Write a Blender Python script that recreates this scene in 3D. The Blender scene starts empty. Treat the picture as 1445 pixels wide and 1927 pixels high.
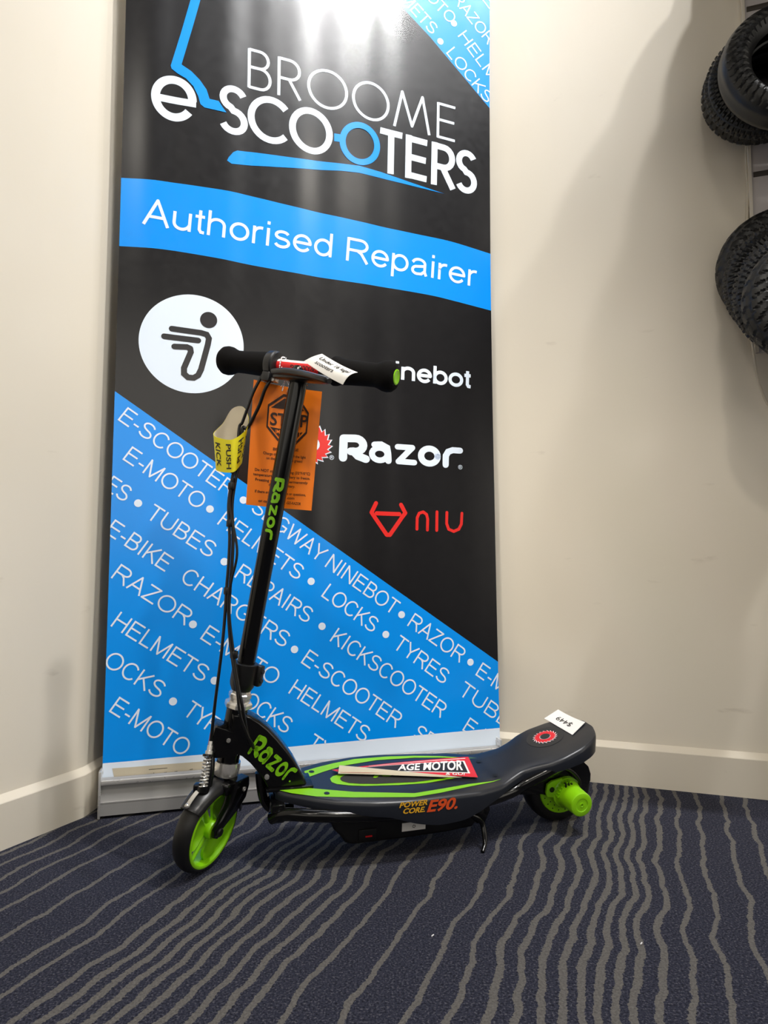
import bpy, bmesh, math, random
from mathutils import Vector as V, Matrix
from mathutils.geometry import tessellate_polygon
random.seed(4)
PI = math.pi
SC = bpy.context.scene
COL = SC.collection

# ------------------------------------------------------------------ camera, world, lights, exposure
FPX, CXP, CYP, CAMH = 1230.0, 722.5, 963.5, 0.517
PITCH = math.atan(86.5 / FPX)
cam = bpy.data.cameras.new('camera')
cam.sensor_fit = 'VERTICAL'
cam.sensor_height = 36.0
cam.lens = FPX / 1927.0 * 36.0
cam.clip_start = 0.02
camo = bpy.data.objects.new('camera', cam)
COL.objects.link(camo)
camo.location = (0, 0, CAMH)
camo.rotation_euler = (PI / 2 + PITCH, 0, 0)
SC.camera = camo

SC.view_settings.view_transform = 'Standard'
SC.view_settings.look = 'None'
SC.view_settings.gamma = 1.0
SC.view_settings.exposure = 0.0
SC.view_settings.use_curve_mapping = False

world = bpy.data.worlds.new('world')
SC.world = world
world.use_nodes = True
wb = world.node_tree.nodes['Background']
wb.inputs['Color'].default_value = (1.0, 0.95, 0.88, 1)
wb.inputs['Strength'].default_value = 0.03


def lamp(name, loc, power, size, target=None, color=(1, 0.965, 0.91), size_y=None, spread=PI):
    l = bpy.data.lights.new(name, 'AREA')
    l.energy = power
    l.color = color
    l.spread = spread
    if size_y:
        l.shape = 'RECTANGLE'
        l.size = size
        l.size_y = size_y
    else:
        l.shape = 'DISK'
        l.size = size
    o = bpy.data.objects.new(name, l)
    COL.objects.link(o)
    o.location = loc
    if target is not None:
        d = V(target) - V(loc)
        o.rotation_euler = d.to_track_quat('-Z', 'Y').to_euler()
    return o


COOL = (0.99, 0.985, 0.98)
WARM = (1, 0.935, 0.83)
AIM = (-0.12, 1.47, 1.75)
for p_, w_ in (((0.45, 0.30, 3.2), 2.3), ((0.72, 0.18, 3.2), 1.7), ((0.20, 0.35, 3.2), 1.8)):       # ceiling spots aimed at the banner
    lamp('aimed_spot', p_, w_, 0.14, target=AIM, color=COOL, spread=math.radians(52))
lamp('ceiling_downlight', (1.506, 0.373, 3.8), 56, 0.10, color=COOL)      # row along the right wall
lamp('ceiling_downlight', (1.065, 0.519, 3.8), 40, 0.10, color=COOL)
lamp('ceiling_downlight', (2.30, 0.12, 2.7), 12, 0.40, color=WARM)
lamp('ceiling_downlight', (-0.6, -1.5, 3.2), 16, 0.40, color=WARM)      # further back in the shop
lamp('aimed_spot', (0.0, -0.6, 2.75), 0.7, 0.15, target=(0.36, 1.56, 0.42), color=WARM, spread=math.radians(30))  # added fill spot that brightens the low corner right of the banner
lamp('aimed_spot', (0.95, -0.35, 2.75), 1.6, 0.15, target=(-0.68, 1.2, 0.25), color=WARM, spread=math.radians(45))  # another added spot, lifts the foot of the left wall
lamp('left_fill_spot', (-0.75, -0.25, 2.2), 0.7, 0.30, target=(0.34, 1.6, 0.55), color=WARM, spread=math.radians(34))  # fill added from the left for the lower right wall
lamp('soft_front_fill', (0.4, -2.2, 1.5), 14, 2.4, target=(0, 1.4, 0.7), color=WARM, size_y=1.6)  # soft fill area added behind the camera, evens out the lower walls
lamp('soft_front_fill', (-1.6, -2.2, 1.5), 10, 1.6, target=(0.2, 1.4, 0.7), color=WARM, size_y=1.6)  # further fill area added behind the camera, to its left
lamp('right_side_fill', (2.6, 0.0, 1.0), 9, 1.2, target=(-0.4, 1.2, 0.7), color=WARM, size_y=1.4)  # low fill lamp added at the right to lift the left wall

# ------------------------------------------------------------------ camera geometry (pixel of the photo -> ray), used to read positions on known surfaces
C0 = V((0, 0, CAMH))
FWD = V((0, math.cos(PITCH), math.sin(PITCH)))
UPV = V((0, -math.sin(PITCH), math.cos(PITCH)))


def ray(px, py):
    return V((1, 0, 0)) * ((px - CXP) / FPX) + FWD + UPV * ((CYP - py) / FPX)


def at_z(px, py, z):
    d = ray(px, py)
    return C0 + d * ((z - CAMH) / d.z)


def at_y(px, py, y):
    d = ray(px, py)
    return C0 + d * (y / d.y)


def at_plane(px, py, p0, n):
    d = ray(px, py)
    return C0 + d * ((p0 - C0).dot(n) / d.dot(n))


# ------------------------------------------------------------------ materials
def lin(c):
    return tuple(((x / 255) / 12.92 if x / 255 <= 0.04045 else ((x / 255 + 0.055) / 1.055) ** 2.4) for x in c)


def mat(name, rgb, rough=0.5, metal=0.0, coat=0.0, bump=None, spec=0.5, aniso=0.0, srgb=True):
    m = bpy.data.materials.new(name)
    m.use_nodes = True
    nt = m.node_tree
    b = nt.nodes['Principled BSDF']
    c = lin(rgb) if srgb else rgb
    b.inputs['Base Color'].default_value = (*c, 1)
    b.inputs['Roughness'].default_value = rough
    b.inputs['Metallic'].default_value = metal
    b.inputs['Coat Weight'].default_value = coat
    b.inputs['Coat Roughness'].default_value = 0.06
    b.inputs['Specular IOR Level'].default_value = spec
    # slight procedural variation of the surface
    tc = nt.nodes.new('ShaderNodeTexCoord')
    nz = nt.nodes.new('ShaderNodeTexNoise')
    nz.inputs['Scale'].default_value = bump[0] if bump else 60
    nz.inputs['Detail'].default_value = 3
    nt.links.new(tc.outputs['Object'], nz.inputs['Vector'])
    if bump:
        bp = nt.nodes.new('ShaderNodeBump')
        bp.inputs['Strength'].default_value = bump[1]
        bp.inputs['Distance'].default_value = bump[2]
        nt.links.new(nz.outputs['Fac'], bp.inputs['Height'])
        nt.links.new(bp.outputs['Normal'], b.inputs['Normal'])
    else:
        mr = nt.nodes.new('ShaderNodeMapRange')
        mr.inputs['To Min'].default_value = max(0.0, rough - 0.03)
        mr.inputs['To Max'].default_value = min(1.0, rough + 0.03)
        nt.links.new(nz.outputs['Fac'], mr.inputs['Value'])
        nt.links.new(mr.outputs['Result'], b.inputs['Roughness'])
    return m


def wall_paint(name, rgb, rgb2):
    m = mat(name, rgb, 0.55, bump=(90, 0.06, 0.002))
    nt = m.node_tree
    b = nt.nodes['Principled BSDF']
    tc = nt.nodes.new('ShaderNodeTexCoord')
    n1 = nt.nodes.new('ShaderNodeTexNoise')
    n1.inputs['Scale'].default_value = 2.2
    n1.inputs['Detail'].default_value = 2
    r = nt.nodes.new('ShaderNodeValToRGB')
    r.color_ramp.elements[0].position = 0.3
    r.color_ramp.elements[1].position = 0.7
    r.color_ramp.elements[0].color = (*lin(rgb), 1)
    r.color_ramp.elements[1].color = (*lin(rgb2), 1)
    # scuffs: thin stretched dark smears
    mp = nt.nodes.new('ShaderNodeMapping')
    mp.inputs['Scale'].default_value = (3, 3, 9)
    n2 = nt.nodes.new('ShaderNodeTexNoise')
    n2.inputs['Scale'].default_value = 3.5
    n2.inputs['Detail'].default_value = 5
    r2 = nt.nodes.new('ShaderNodeValToRGB')
    r2.color_ramp.elements[0].position = 0.70
    r2.color_ramp.elements[1].position = 0.80
    mix = nt.nodes.new('ShaderNodeMix')
    mix.data_type = 'RGBA'
    mix.inputs['B'].default_value = (*lin((168, 155, 136)), 1)
    sc = nt.nodes.new('ShaderNodeMath')
    sc.operation = 'MULTIPLY'
    sc.inputs[1].default_value = 0.35
    L = nt.links.new
    L(tc.outputs['Object'], n1.inputs['Vector'])
    L(n1.outputs['Fac'], r.inputs['Fac'])
    L(tc.outputs['Object'], mp.inputs['Vector'])
    L(mp.outputs['Vector'], n2.inputs['Vector'])
    L(n2.outputs['Fac'], r2.inputs['Fac'])
    L(r2.outputs['Color'], sc.inputs[0])
    L(sc.outputs['Value'], mix.inputs['Factor'])
    L(r.outputs['Color'], mix.inputs['A'])
    L(mix.outputs['Result'], b.inputs['Base Color'])
    return m


M_WALL = wall_paint('wall_paint', (220, 211, 194), (225, 217, 202))
M_BASE = wall_paint('baseboard_paint', (214, 205, 187), (219, 211, 196))


def carpet_material():
    m = bpy.data.materials.new('striped_carpet')
    m.use_nodes = True
    nt = m.node_tree
    N = nt.nodes.new
    L = nt.links.new
    b = nt.nodes['Principled BSDF']
    b.inputs['Roughness'].default_value = 0.95
    b.inputs['Specular IOR Level'].default_value = 0.1
    tc = N('ShaderNodeTexCoord')

    def math_(op, a=None, bb=None, va=None, vb=None, vc=None):
        n = N('ShaderNodeMath')
        n.operation = op
        if a is not None:
            L(a, n.inputs[0])
        if bb is not None:
            L(bb, n.inputs[1])
        if va is not None:
            n.inputs[0].default_value = va
        if vb is not None:
            n.inputs[1].default_value = vb
        if vc is not None:
            n.inputs[2].default_value = vc
        return n.outputs[0]

    sep = N('ShaderNodeSeparateXYZ')
    L(tc.outputs['Object'], sep.inputs[0])
    px = math_('MULTIPLY', sep.outputs[0], vb=0.926)
    py = math_('MULTIPLY', sep.outputs[1], vb=-0.378)
    p = math_('ADD', px, py)
    qx = math_('MULTIPLY', sep.outputs[0], vb=0.378)
    qy = math_('MULTIPLY', sep.outputs[1], vb=0.926)
    q = math_('ADD', qx, qy)

    def noise(sx, sy, scale, detail):
        cb = N('ShaderNodeCombineXYZ')
        L(math_('MULTIPLY', p, vb=sx), cb.inputs[0])
        L(math_('MULTIPLY', q, vb=sy), cb.inputs[1])
        n = N('ShaderNodeTexNoise')
        n.inputs['Scale'].default_value = scale
        n.inputs['Detail'].default_value = detail
        L(cb.outputs[0], n.inputs['Vector'])
        return n.outputs['Fac']
    w1 = math_('MULTIPLY', math_('SUBTRACT', noise(3.0, 7.5, 1.0, 1.0), vb=0.5), vb=0.045)
    w2 = math_('MULTIPLY', math_('SUBTRACT', noise(25, 40, 1.0, 2.0), vb=0.5), vb=0.010)
    w3 = math_('MULTIPLY', math_('SUBTRACT', noise(300, 300, 1.0, 1.0), vb=0.5), vb=0.005)
    pj = math_('ADD', math_('ADD', math_('ADD', p, w1), w2), w3)
    lines = [-1.30, -1.24, -1.19, -1.145, -1.105, -1.064, -1.028, -0.989, -0.948, -0.898, -0.833, -0.763, -0.725, -0.674,
             -0.645, -0.622, -0.600, -0.577, -0.554, -0.526, -0.498, -0.470, -0.442, -0.398, -0.335, -0.268, -0.226,
             -0.190, -0.162, -0.135, -0.110, -0.088, -0.068, -0.048, -0.028, 0.000, 0.034, 0.074, 0.122, 0.165, 0.215,
             0.265, 0.30, 0.335, 0.37, 0.40, 0.43, 0.46, 0.49, 0.53, 0.58, 0.64, 0.70]
    acc = None
    for i, x in enumerate(lines):
        gap = min(abs(x - y) for y in lines if y != x)
        e = 0.0040 if gap > 0.03 else 0.0049
        c = math_('COMPARE', pj, vb=x, vc=e)
        acc = c if acc is None else math_('MAXIMUM', acc, c)
    # fleck colours
    vo = N('ShaderNodeTexNoise')
    vo.inputs['Scale'].default_value = 330
    vo.inputs['Detail'].default_value = 2.5
    vo.inputs['Roughness'].default_value = 0.7
    L(tc.outputs['Object'], vo.inputs['Vector'])
    r1 = N('ShaderNodeValToRGB')
    cr = r1.color_ramp
    cr.elements[0].position = 0.33
    cr.elements[0].color = (*lin((24, 24, 30)), 1)
    cr.elements[1].position = 0.68
    cr.elements[1].color = (*lin((92, 91, 98)), 1)
    e = cr.elements.new(0.47)
    e.color = (*lin((42, 44, 57)), 1)
    e = cr.elements.new(0.57)
    e.color = (*lin((54, 55, 67)), 1)
    L(vo.outputs['Fac'], r1.inputs['Fac'])
    r2 = N('ShaderNodeValToRGB')
    r2.color_ramp.elements[0].position = 0.35
    r2.color_ramp.elements[0].color = (*lin((82, 80, 78)), 1)
    r2.color_ramp.elements[1].position = 0.65
    r2.color_ramp.elements[1].color = (*lin((106, 103, 100)), 1)
    L(vo.outputs['Fac'], r2.inputs['Fac'])
    mix = N('ShaderNodeMix')
    mix.data_type = 'RGBA'
    L(acc, mix.inputs['Factor'])
    L(r1.outputs['Color'], mix.inputs['A'])
    L(r2.outputs['Color'], mix.inputs['B'])
    L(mix.outputs['Result'], b.inputs['Base Color'])
    bp = N('ShaderNodeBump')
    bp.inputs['Strength'].default_value = 0.6
    bp.inputs['Distance'].default_value = 0.003
    L(vo.outputs['Fac'], bp.inputs['Height'])
    L(bp.outputs['Normal'], b.inputs['Normal'])
    return m


M_CARPET = carpet_material()
M_GLOSSK = mat('gloss_black_paint', (7, 7, 8), 0.19, coat=0.15, spec=0.38)
M_BLACKPL = mat('black_plastic', (17, 17, 18), 0.38)
M_DARKPL = mat('dark_grey_plastic', (25, 25, 27), 0.34)
M_FOAM = mat('black_foam', (13, 12, 12), 0.95, bump=(900, 0.4, 0.001), spec=0.15)
M_TYRE = mat('black_rubber', (15, 15, 16), 0.45)
M_RUBBER = mat('tread_rubber', (8, 8, 9), 0.42, bump=(300, 0.2, 0.001))
M_CHROME = mat('chrome', (235, 233, 228), 0.16, metal=0.72)
M_STEEL = mat('zinc_steel', (205, 203, 198), 0.28, metal=0.75)
M_GREEN = mat('lime_plastic', (136, 205, 10), 0.35)
M_GREENP = mat('lime_print', (128, 196, 18), 0.45)
M_DECK = mat('navy_black_deck_paint', (27, 30, 38), 0.33)
M_GRIP = mat('charcoal_grip_tape', (54, 53, 52), 0.95, bump=(1400, 0.9, 0.002))
M_RED = mat('red_print', (214, 32, 44), 0.5)
M_WHITE = mat('white_print', (238, 236, 240), 0.5)
M_PAPER = mat('white_paper', (232, 230, 226), 0.8)
M_BEIGE = mat('beige_paper_back', (196, 186, 164), 0.85)
M_INK = mat('black_ink', (26, 24, 24), 0.6)
M_ORANGE = mat('orange_card', (255, 130, 12), 0.42)
M_YELLOW = mat('yellow_label', (226, 214, 22), 0.45)
M_CABLE = mat('black_cable_sheath', (12, 12, 13), 0.35)
M_ALU = mat('brushed_aluminium', (214, 212, 210), 0.28, metal=0.6)
M_ALUD = mat('dull_aluminium_face', (166, 165, 164), 0.42, metal=0.4)
M_REDST = mat('red_sticker', (206, 26, 30), 0.35)
M_PANEL = mat('pale_slatwall_board', (186, 180, 180), 0.5)
M_PANELE = mat('slatwall_edge_trim', (214, 206, 192), 0.4)
M_GROOVE = mat('dark_slat_groove', (60, 54, 48), 0.6)
M_WHITECAB = mat('cream_cable', (205, 196, 178), 0.5)
M_DECALY = mat('amber_print', (236, 178, 40), 0.45)
M_DECALO = mat('orange_red_print', (226, 84, 34), 0.45)
M_BLUE = mat('blue_print', (0, 137, 224), 0.42)


# ------------------------------------------------------------------ mesh builder
class MB:
    def __init__(self):
        self.v, self.f, self.m, self.uv = [], [], [], None

    def add(self, verts, faces, mi=0):
        o = len(self.v)
        self.v += [V(x) for x in verts]
        for fc in faces:
            self.f.append([i + o for i in fc])
            self.m.append(mi)

    def grid(self, rows, mi=0, close_u=False, close_v=False):
        nv, nu = len(rows), len(rows[0])
        vs = [p for r in rows for p in r]
        fs = []
        for j in range(nv - (0 if close_v else 1)):
            for i in range(nu - (0 if close_u else 1)):
                a = j * nu + i
                b = j * nu + (i + 1) % nu
                c = ((j + 1) % nv) * nu + (i + 1) % nu
                d = ((j + 1) % nv) * nu + i
                fs.append([a, b, c, d])
        self.add(vs, fs, mi)

    def box(self, c, ax, ay, az, hx, hy, hz, bev=0.0, mi=0):
        bm = bmesh.new()
        bmesh.ops.create_cube(bm, size=2)
        for w in bm.verts:
            w.co = V((w.co.x * hx, w.co.y * hy, w.co.z * hz))
        if bev:
            bmesh.ops.bevel(bm, geom=list(bm.edges), offset=bev, segments=2, affect='EDGES', profile=0.5)
        self.bm(bm, lambda p: V(c) + V(ax) * p.x + V(ay) * p.y + V(az) * p.z, mi)

    def bm(self, bm, fn, mi=0):
        bm.verts.index_update()
        self.add([fn(w.co) for w in bm.verts], [[w.index for w in fc.verts] for fc in bm.faces], mi)
        bm.free()

    def tube(self, pts, r, seg=12, mi=0, cap=True):
        pts = [V(p) for p in pts]
        n = len(pts)
        rs = r if isinstance(r, (list, tuple)) else [r] * n
        t0 = (pts[1] - pts[0]).normalized()
        ref = V((0, 0, 1)) if abs(t0.z) < 0.9 else V((1, 0, 0))
        nrm = t0.cross(ref).normalized()
        rows = []
        for i in range(n):
            t = (pts[min(i + 1, n - 1)] - pts[max(i - 1, 0)]).normalized()
            nrm = (nrm - t * nrm.dot(t)).normalized()
            bn = t.cross(nrm)
            rows.append([pts[i] + (nrm * math.cos(2 * PI * k / seg) + bn * math.sin(2 * PI * k / seg)) * rs[i] for k in range(seg)])
        self.grid(rows, mi, close_u=True)
        if cap:
            self.add(rows[0][::-1], [list(range(seg))], mi)
            self.add(rows[-1], [list(range(seg))], mi)

    def lathe(self, o, axis, prof, seg=32, mi=0, close=False, x0=None, a0=0.0, a1=2 * PI):
        """prof: list of (radius, distance along axis)"""
        axis = V(axis).normalized()
        ref = V(x0) if x0 is not None else (V((0, 0, 1)) if abs(axis.z) < 0.9 else V((1, 0, 0)))
        x = (ref - axis * ref.dot(axis)).normalized()
        y = axis.cross(x)
        full = abs(a1 - a0 - 2 * PI) < 1e-6
        ns = seg if full else seg + 1
        rows = [[V(o) + axis * h + (x * math.cos(a0 + (a1 - a0) * k / seg) + y * math.sin(a0 + (a1 - a0) * k / seg)) * r for k in range(ns)] for r, h in prof]
        self.grid(rows, mi, close_u=full, close_v=close)

    def prism(self, poly, fn, d0, d1, mi=0, bev=0.0, seg=2):
        """poly: 2-D outline; fn(a, b, depth) -> point"""
        bm = bmesh.new()
        a = [bm.verts.new((p[0], p[1], d0)) for p in poly]
        b = [bm.verts.new((p[0], p[1], d1)) for p in poly]
        n = len(poly)
        bm.faces.new(a[::-1])
        bm.faces.new(b)
        for i in range(n):
            bm.faces.new([a[i], a[(i + 1) % n], b[(i + 1) % n], b[i]])
        bmesh.ops.recalc_face_normals(bm, faces=list(bm.faces))
        if bev:
            es = [e for e in bm.edges if abs(e.verts[0].co.z - e.verts[1].co.z) < 1e-7]
            bmesh.ops.bevel(bm, geom=es, offset=bev, segments=seg, affect='EDGES', profile=0.5, clamp_overlap=True)
        self.bm(bm, lambda p: fn(p.x, p.y, p.z), mi)

    def ball(self, c, r, mi=0, seg=14):
        bm = bmesh.new()
        bmesh.ops.create_uvsphere(bm, u_segments=seg, v_segments=max(6, seg // 2), radius=r)
        self.bm(bm, lambda p: V(c) + p, mi)

    def build(self, name, mats, parent=None, smooth=40, fix=True, recalc=True):
        me = bpy.data.meshes.new(name)
        loc = V((0, 0, 0))
        if parent is not None:
            pr = parent
            while pr is not None:
                loc += V(pr.location)
                pr = pr.parent
        elif fix and self.v:
            mn = V((min(p.x for p in self.v) + max(p.x for p in self.v), min(p.y for p in self.v) + max(p.y for p in self.v), 2 * min(p.z for p in self.v))) / 2
            loc = mn
        me.from_pydata([tuple(p - loc) for p in self.v], [], self.f)
        for mm in (mats if isinstance(mats, (list, tuple)) else [mats]):
            me.materials.append(mm)
        me.polygons.foreach_set('material_index', self.m)
        if recalc:
            bm = bmesh.new()
            bm.from_mesh(me)
            bmesh.ops.recalc_face_normals(bm, faces=list(bm.faces))
            bm.to_mesh(me)
            bm.free()
        if self.uv:
            ul = me.uv_layers.new(name='UVMap')
            for lp in me.loops:
                ul.data[lp.index].uv = self.uv[lp.vertex_index]
        if smooth:
            me.polygons.foreach_set('use_smooth', [True] * len(me.polygons))
            me.set_sharp_from_angle(angle=math.radians(smooth))
        me.update()
        o = bpy.data.objects.new(name, me)
        COL.objects.link(o)
        if parent is not None:
            o.parent = parent
        else:
            o.location = loc
        return o


def thing(name, label, cat, loc=(0, 0, 0), group=None):
    o = bpy.data.objects.new(name, None)
    COL.objects.link(o)
    o.empty_display_size = 0.05
    o.location = loc
    tag(o, label, cat, group)
    return o


def tag(o, label, cat, group=None):
    o['label'] = label
    o['category'] = cat
    if group:
        o['group'] = group
    return o


def struct(o):
    o['kind'] = 'structure'
    return o


def spline(pts, n=8):
    pts = [V(p) for p in pts]
    out = []
    for i in range(len(pts) - 1):
        p0 = pts[max(i - 1, 0)]
        p1, p2 = pts[i], pts[i + 1]
        p3 = pts[min(i + 2, len(pts) - 1)]
        for k in range(n):
            t = k / n
            out.append(0.5 * ((2 * p1) + (p2 - p0) * t + (2 * p0 - 5 * p1 + 4 * p2 - p3) * t * t + (3 * p1 - p0 - 3 * p2 + p3) * t ** 3))
    out.append(pts[-1])
    return out


def interp(tab, x):
    if x <= tab[0][0]:
        return tab[0][1]
    for (a, fa), (b, fb) in zip(tab, tab[1:]):
        if x <= b:
            t = (x - a) / (b - a)
            return fa + (fb - fa) * t
    return tab[-1][1]


def smooth_tab(tab, n=160, w=3):
    x0, x1 = tab[0][0], tab[-1][0]
    xs = [x0 + (x1 - x0) * i / n for i in range(n + 1)]
    ys = [interp(tab, x) for x in xs]
    for _ in range(w):
        ys = [ys[0]] + [(ys[i - 1] + ys[i] * 2 + ys[i + 1]) / 4 for i in range(1, n)] + [ys[-1]]
    return list(zip(xs, ys))


# ------------------------------------------------------------------ flat artwork: lettering and shapes as 2-D meshes
_tc = {}


def text2(s, bold=0.0):
    k = (s, bold)
    if k in _tc:
        return _tc[k]
    c = bpy.data.curves.new('lettering', 'FONT')
    c.body = s
    c.size = 1
    c.resolution_u = 3
    c.offset = bold
    o = bpy.data.objects.new('lettering', c)
    COL.objects.link(o)
    dg = bpy.context.evaluated_depsgraph_get()
    ev = o.evaluated_get(dg)
    me = ev.to_mesh()
    vs = [(v.co.x, v.co.y) for v in me.vertices]
    fs = [list(p.vertices) for p in me.polygons]
    ev.to_mesh_clear()
    bpy.data.objects.remove(o)
    bpy.data.curves.remove(c)
    x0 = min(v[0] for v in vs)
    x1 = max(v[0] for v in vs)
    r = ([((v[0] - x0), v[1] / 0.682) for v in vs], fs, x1 - x0)
    _tc[k] = r
    return r


def clip_poly(poly, planes):
    for (a, b, c) in planes:      # keep a*x + b*y >= c
        out = []
        n = len(poly)
        for i in range(n):
            p, q = poly[i], poly[(i + 1) % n]
            dp, dq = a * p[0] + b * p[1] - c, a * q[0] + b * q[1] - c
            if dp >= 0:
                out.append(p)
            if (dp >= 0) != (dq >= 0):
                t = dp / (dp - dq)
                out.append((p[0] + (q[0] - p[0]) * t, p[1] + (q[1] - p[1]) * t))
        poly = out
        if len(poly) < 3:
            return []
    return poly


class Art:
    """collects 2-D polygons (x, y) with a material index and a layer"""

    def __init__(self):
        self.p = []

    def poly(self, pts, mi, layer=1, planes=()):
        pts = [(p[0], p[1]) for p in pts]
        tri = tessellate_polygon([[V((p[0], p[1], 0)) for p in pts]])
        for t in tri:
            q = clip_poly([pts[i] for i in t], planes)
            if q:
                self.p.append((q, mi, layer))

    def quads(self, quads, mi, layer=1, planes=()):
        for q in quads:
            q = clip_poly(q, planes)
            if q:
                self.p.append((q, mi, layer))

    def stroke(self, pts, w, mi, layer=1, closed=False, caps=True, planes=()):
        pts = [V((p[0], p[1])) for p in pts]
        pts = [p for i, p in enumerate(pts) if i == 0 or (p - pts[i - 1]).length > 1e-7]
        n = len(pts)
        ls, rs, sharp = [], [], set()
        for i in range(n):
            a = pts[i - 1] if (i > 0 or closed) else None
            b = pts[(i + 1) % n] if (i < n - 1 or closed) else None
            d1 = (pts[i] - a).normalized() if a is not None else None
            d2 = (b - pts[i]).normalized() if b is not None else None
            d1 = d1 or d2
            d2 = d2 or d1
            n1 = V((-d1.y, d1.x))
            n2 = V((-d2.y, d2.x))
            if n1.dot(n2) < 0.6:
                sharp.add(i)
                ls.append((pts[i] + n1 * w / 2, pts[i] + n2 * w / 2))
                rs.append((pts[i] - n1 * w / 2, pts[i] - n2 * w / 2))
                continue
            mm = (n1 + n2).normalized()
            k = w / 2 / mm.dot(n1)
            ls.append((pts[i] + mm * k,) * 2)
            rs.append((pts[i] - mm * k,) * 2)
        q = []
        for i in range(n - (0 if closed else 1)):
            j = (i + 1) % n
            q.append([tuple(rs[i][1]), tuple(rs[j][0]), tuple(ls[j][0]), tuple(ls[i][1])])
        self.quads(q, mi, layer, planes)
        for i in sharp:
            self.disc(pts[i], w / 2, mi, layer, planes, 14)
        if caps and not closed:
            for i in (0, n - 1):
                self.disc(pts[i], w / 2, mi, layer, planes, 14)

    def disc(self, c, r, mi, layer=1, planes=(), seg=40, ry=None):
        ry = ry or r
        self.quads([[(c[0] + r * math.cos(2 * PI * k / seg), c[1] + ry * math.sin(2 * PI * k / seg)) for k in range(seg)]], mi, layer, planes)

    def text(self, s, p0, p1, cap, mi, layer=1, bold=0.0, shear=0.0, planes=(), bow=0.0, up=None):
        """baseline from p0 to p1, capital height cap"""
        vs, fs, w = text2(s, bold)
        d = V((p1[0] - p0[0], p1[1] - p0[1]))
        up_ = V((-d.y, d.x)).normalized() * cap if up is None else V(up)
        out = []
        for x, y in vs:
            t = x / w
            q = V(p0) + d * t + up_ * (y + bow * 4 * t * (1 - t)) + d.normalized() * (shear * y * cap)
            out.append((q.x, q.y))
        self.quads([[out[i] for i in fc] for fc in fs], mi, layer, planes)

    def fine(self, d):
        """cut the pieces so that none is larger than d"""
        out = []
        st = list(self.p)
        while st:
            q, mi, ly = st.pop()
            xs = [p[0] for p in q]
            ys = [p[1] for p in q]
            wx, wy = max(xs) - min(xs), max(ys) - min(ys)
            if max(wx, wy) <= d:
                out.append((q, mi, ly))
                continue
            if wx >= wy:
                c = (max(xs) + min(xs)) / 2
                h = ((1, 0, c), (-1, 0, -c))
            else:
                c = (max(ys) + min(ys)) / 2
                h = ((0, 1, c), (0, -1, -c))
            for pl in h:
                r = clip_poly(q, [pl])
                if r:
                    st.append((r, mi, ly))
        self.p = out
        return self

    def letters(self, s, p0, p1, cap, mi, layer=1, weight=0.10, planes=(), bow=0.0, caps=False):
        """grotesque lettering drawn as strokes, from the left ink edge p0 to the right ink edge p1"""
        x = 0.0
        items = []
        for ch in s:
            adv, sts = GLYPH[ch]
            items.append((x, sts))
            x += adv
        x0, x1 = 0.09, x - 0.09
        d = V((p1[0] - p0[0], p1[1] - p0[1]))
        dn = d.normalized()
        up_ = V((-dn.y, dn.x)) * cap
        h = weight / 2
        for xo, sts in items:
            for closed, pts in sts:
                out = []
                for a, b in pts:
                    t = (xo + a - x0) / (x1 - x0)
                    q = V(p0) + d * t + up_ * (b + bow * 4 * t * (1 - t))
                    out.append((q.x, q.y))
                self.stroke(out, weight * cap, mi, layer, closed=closed, caps=caps, planes=planes)

    def to(self, mb, fn, off=0.0004, mi0=0):
        for q, mi, layer in self.p:
            mb.add([fn(x, y, off * layer) for x, y in q], [list(range(len(q)))], mi + mi0)


def arc(cx, cy, rx, ry, a0, a1, n=18):
    return [(cx + rx * math.cos(math.radians(a0 + (a1 - a0) * k / n)), cy + ry * math.sin(math.radians(a0 + (a1 - a0) * k / n))) for k in range(n + 1)]


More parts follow.
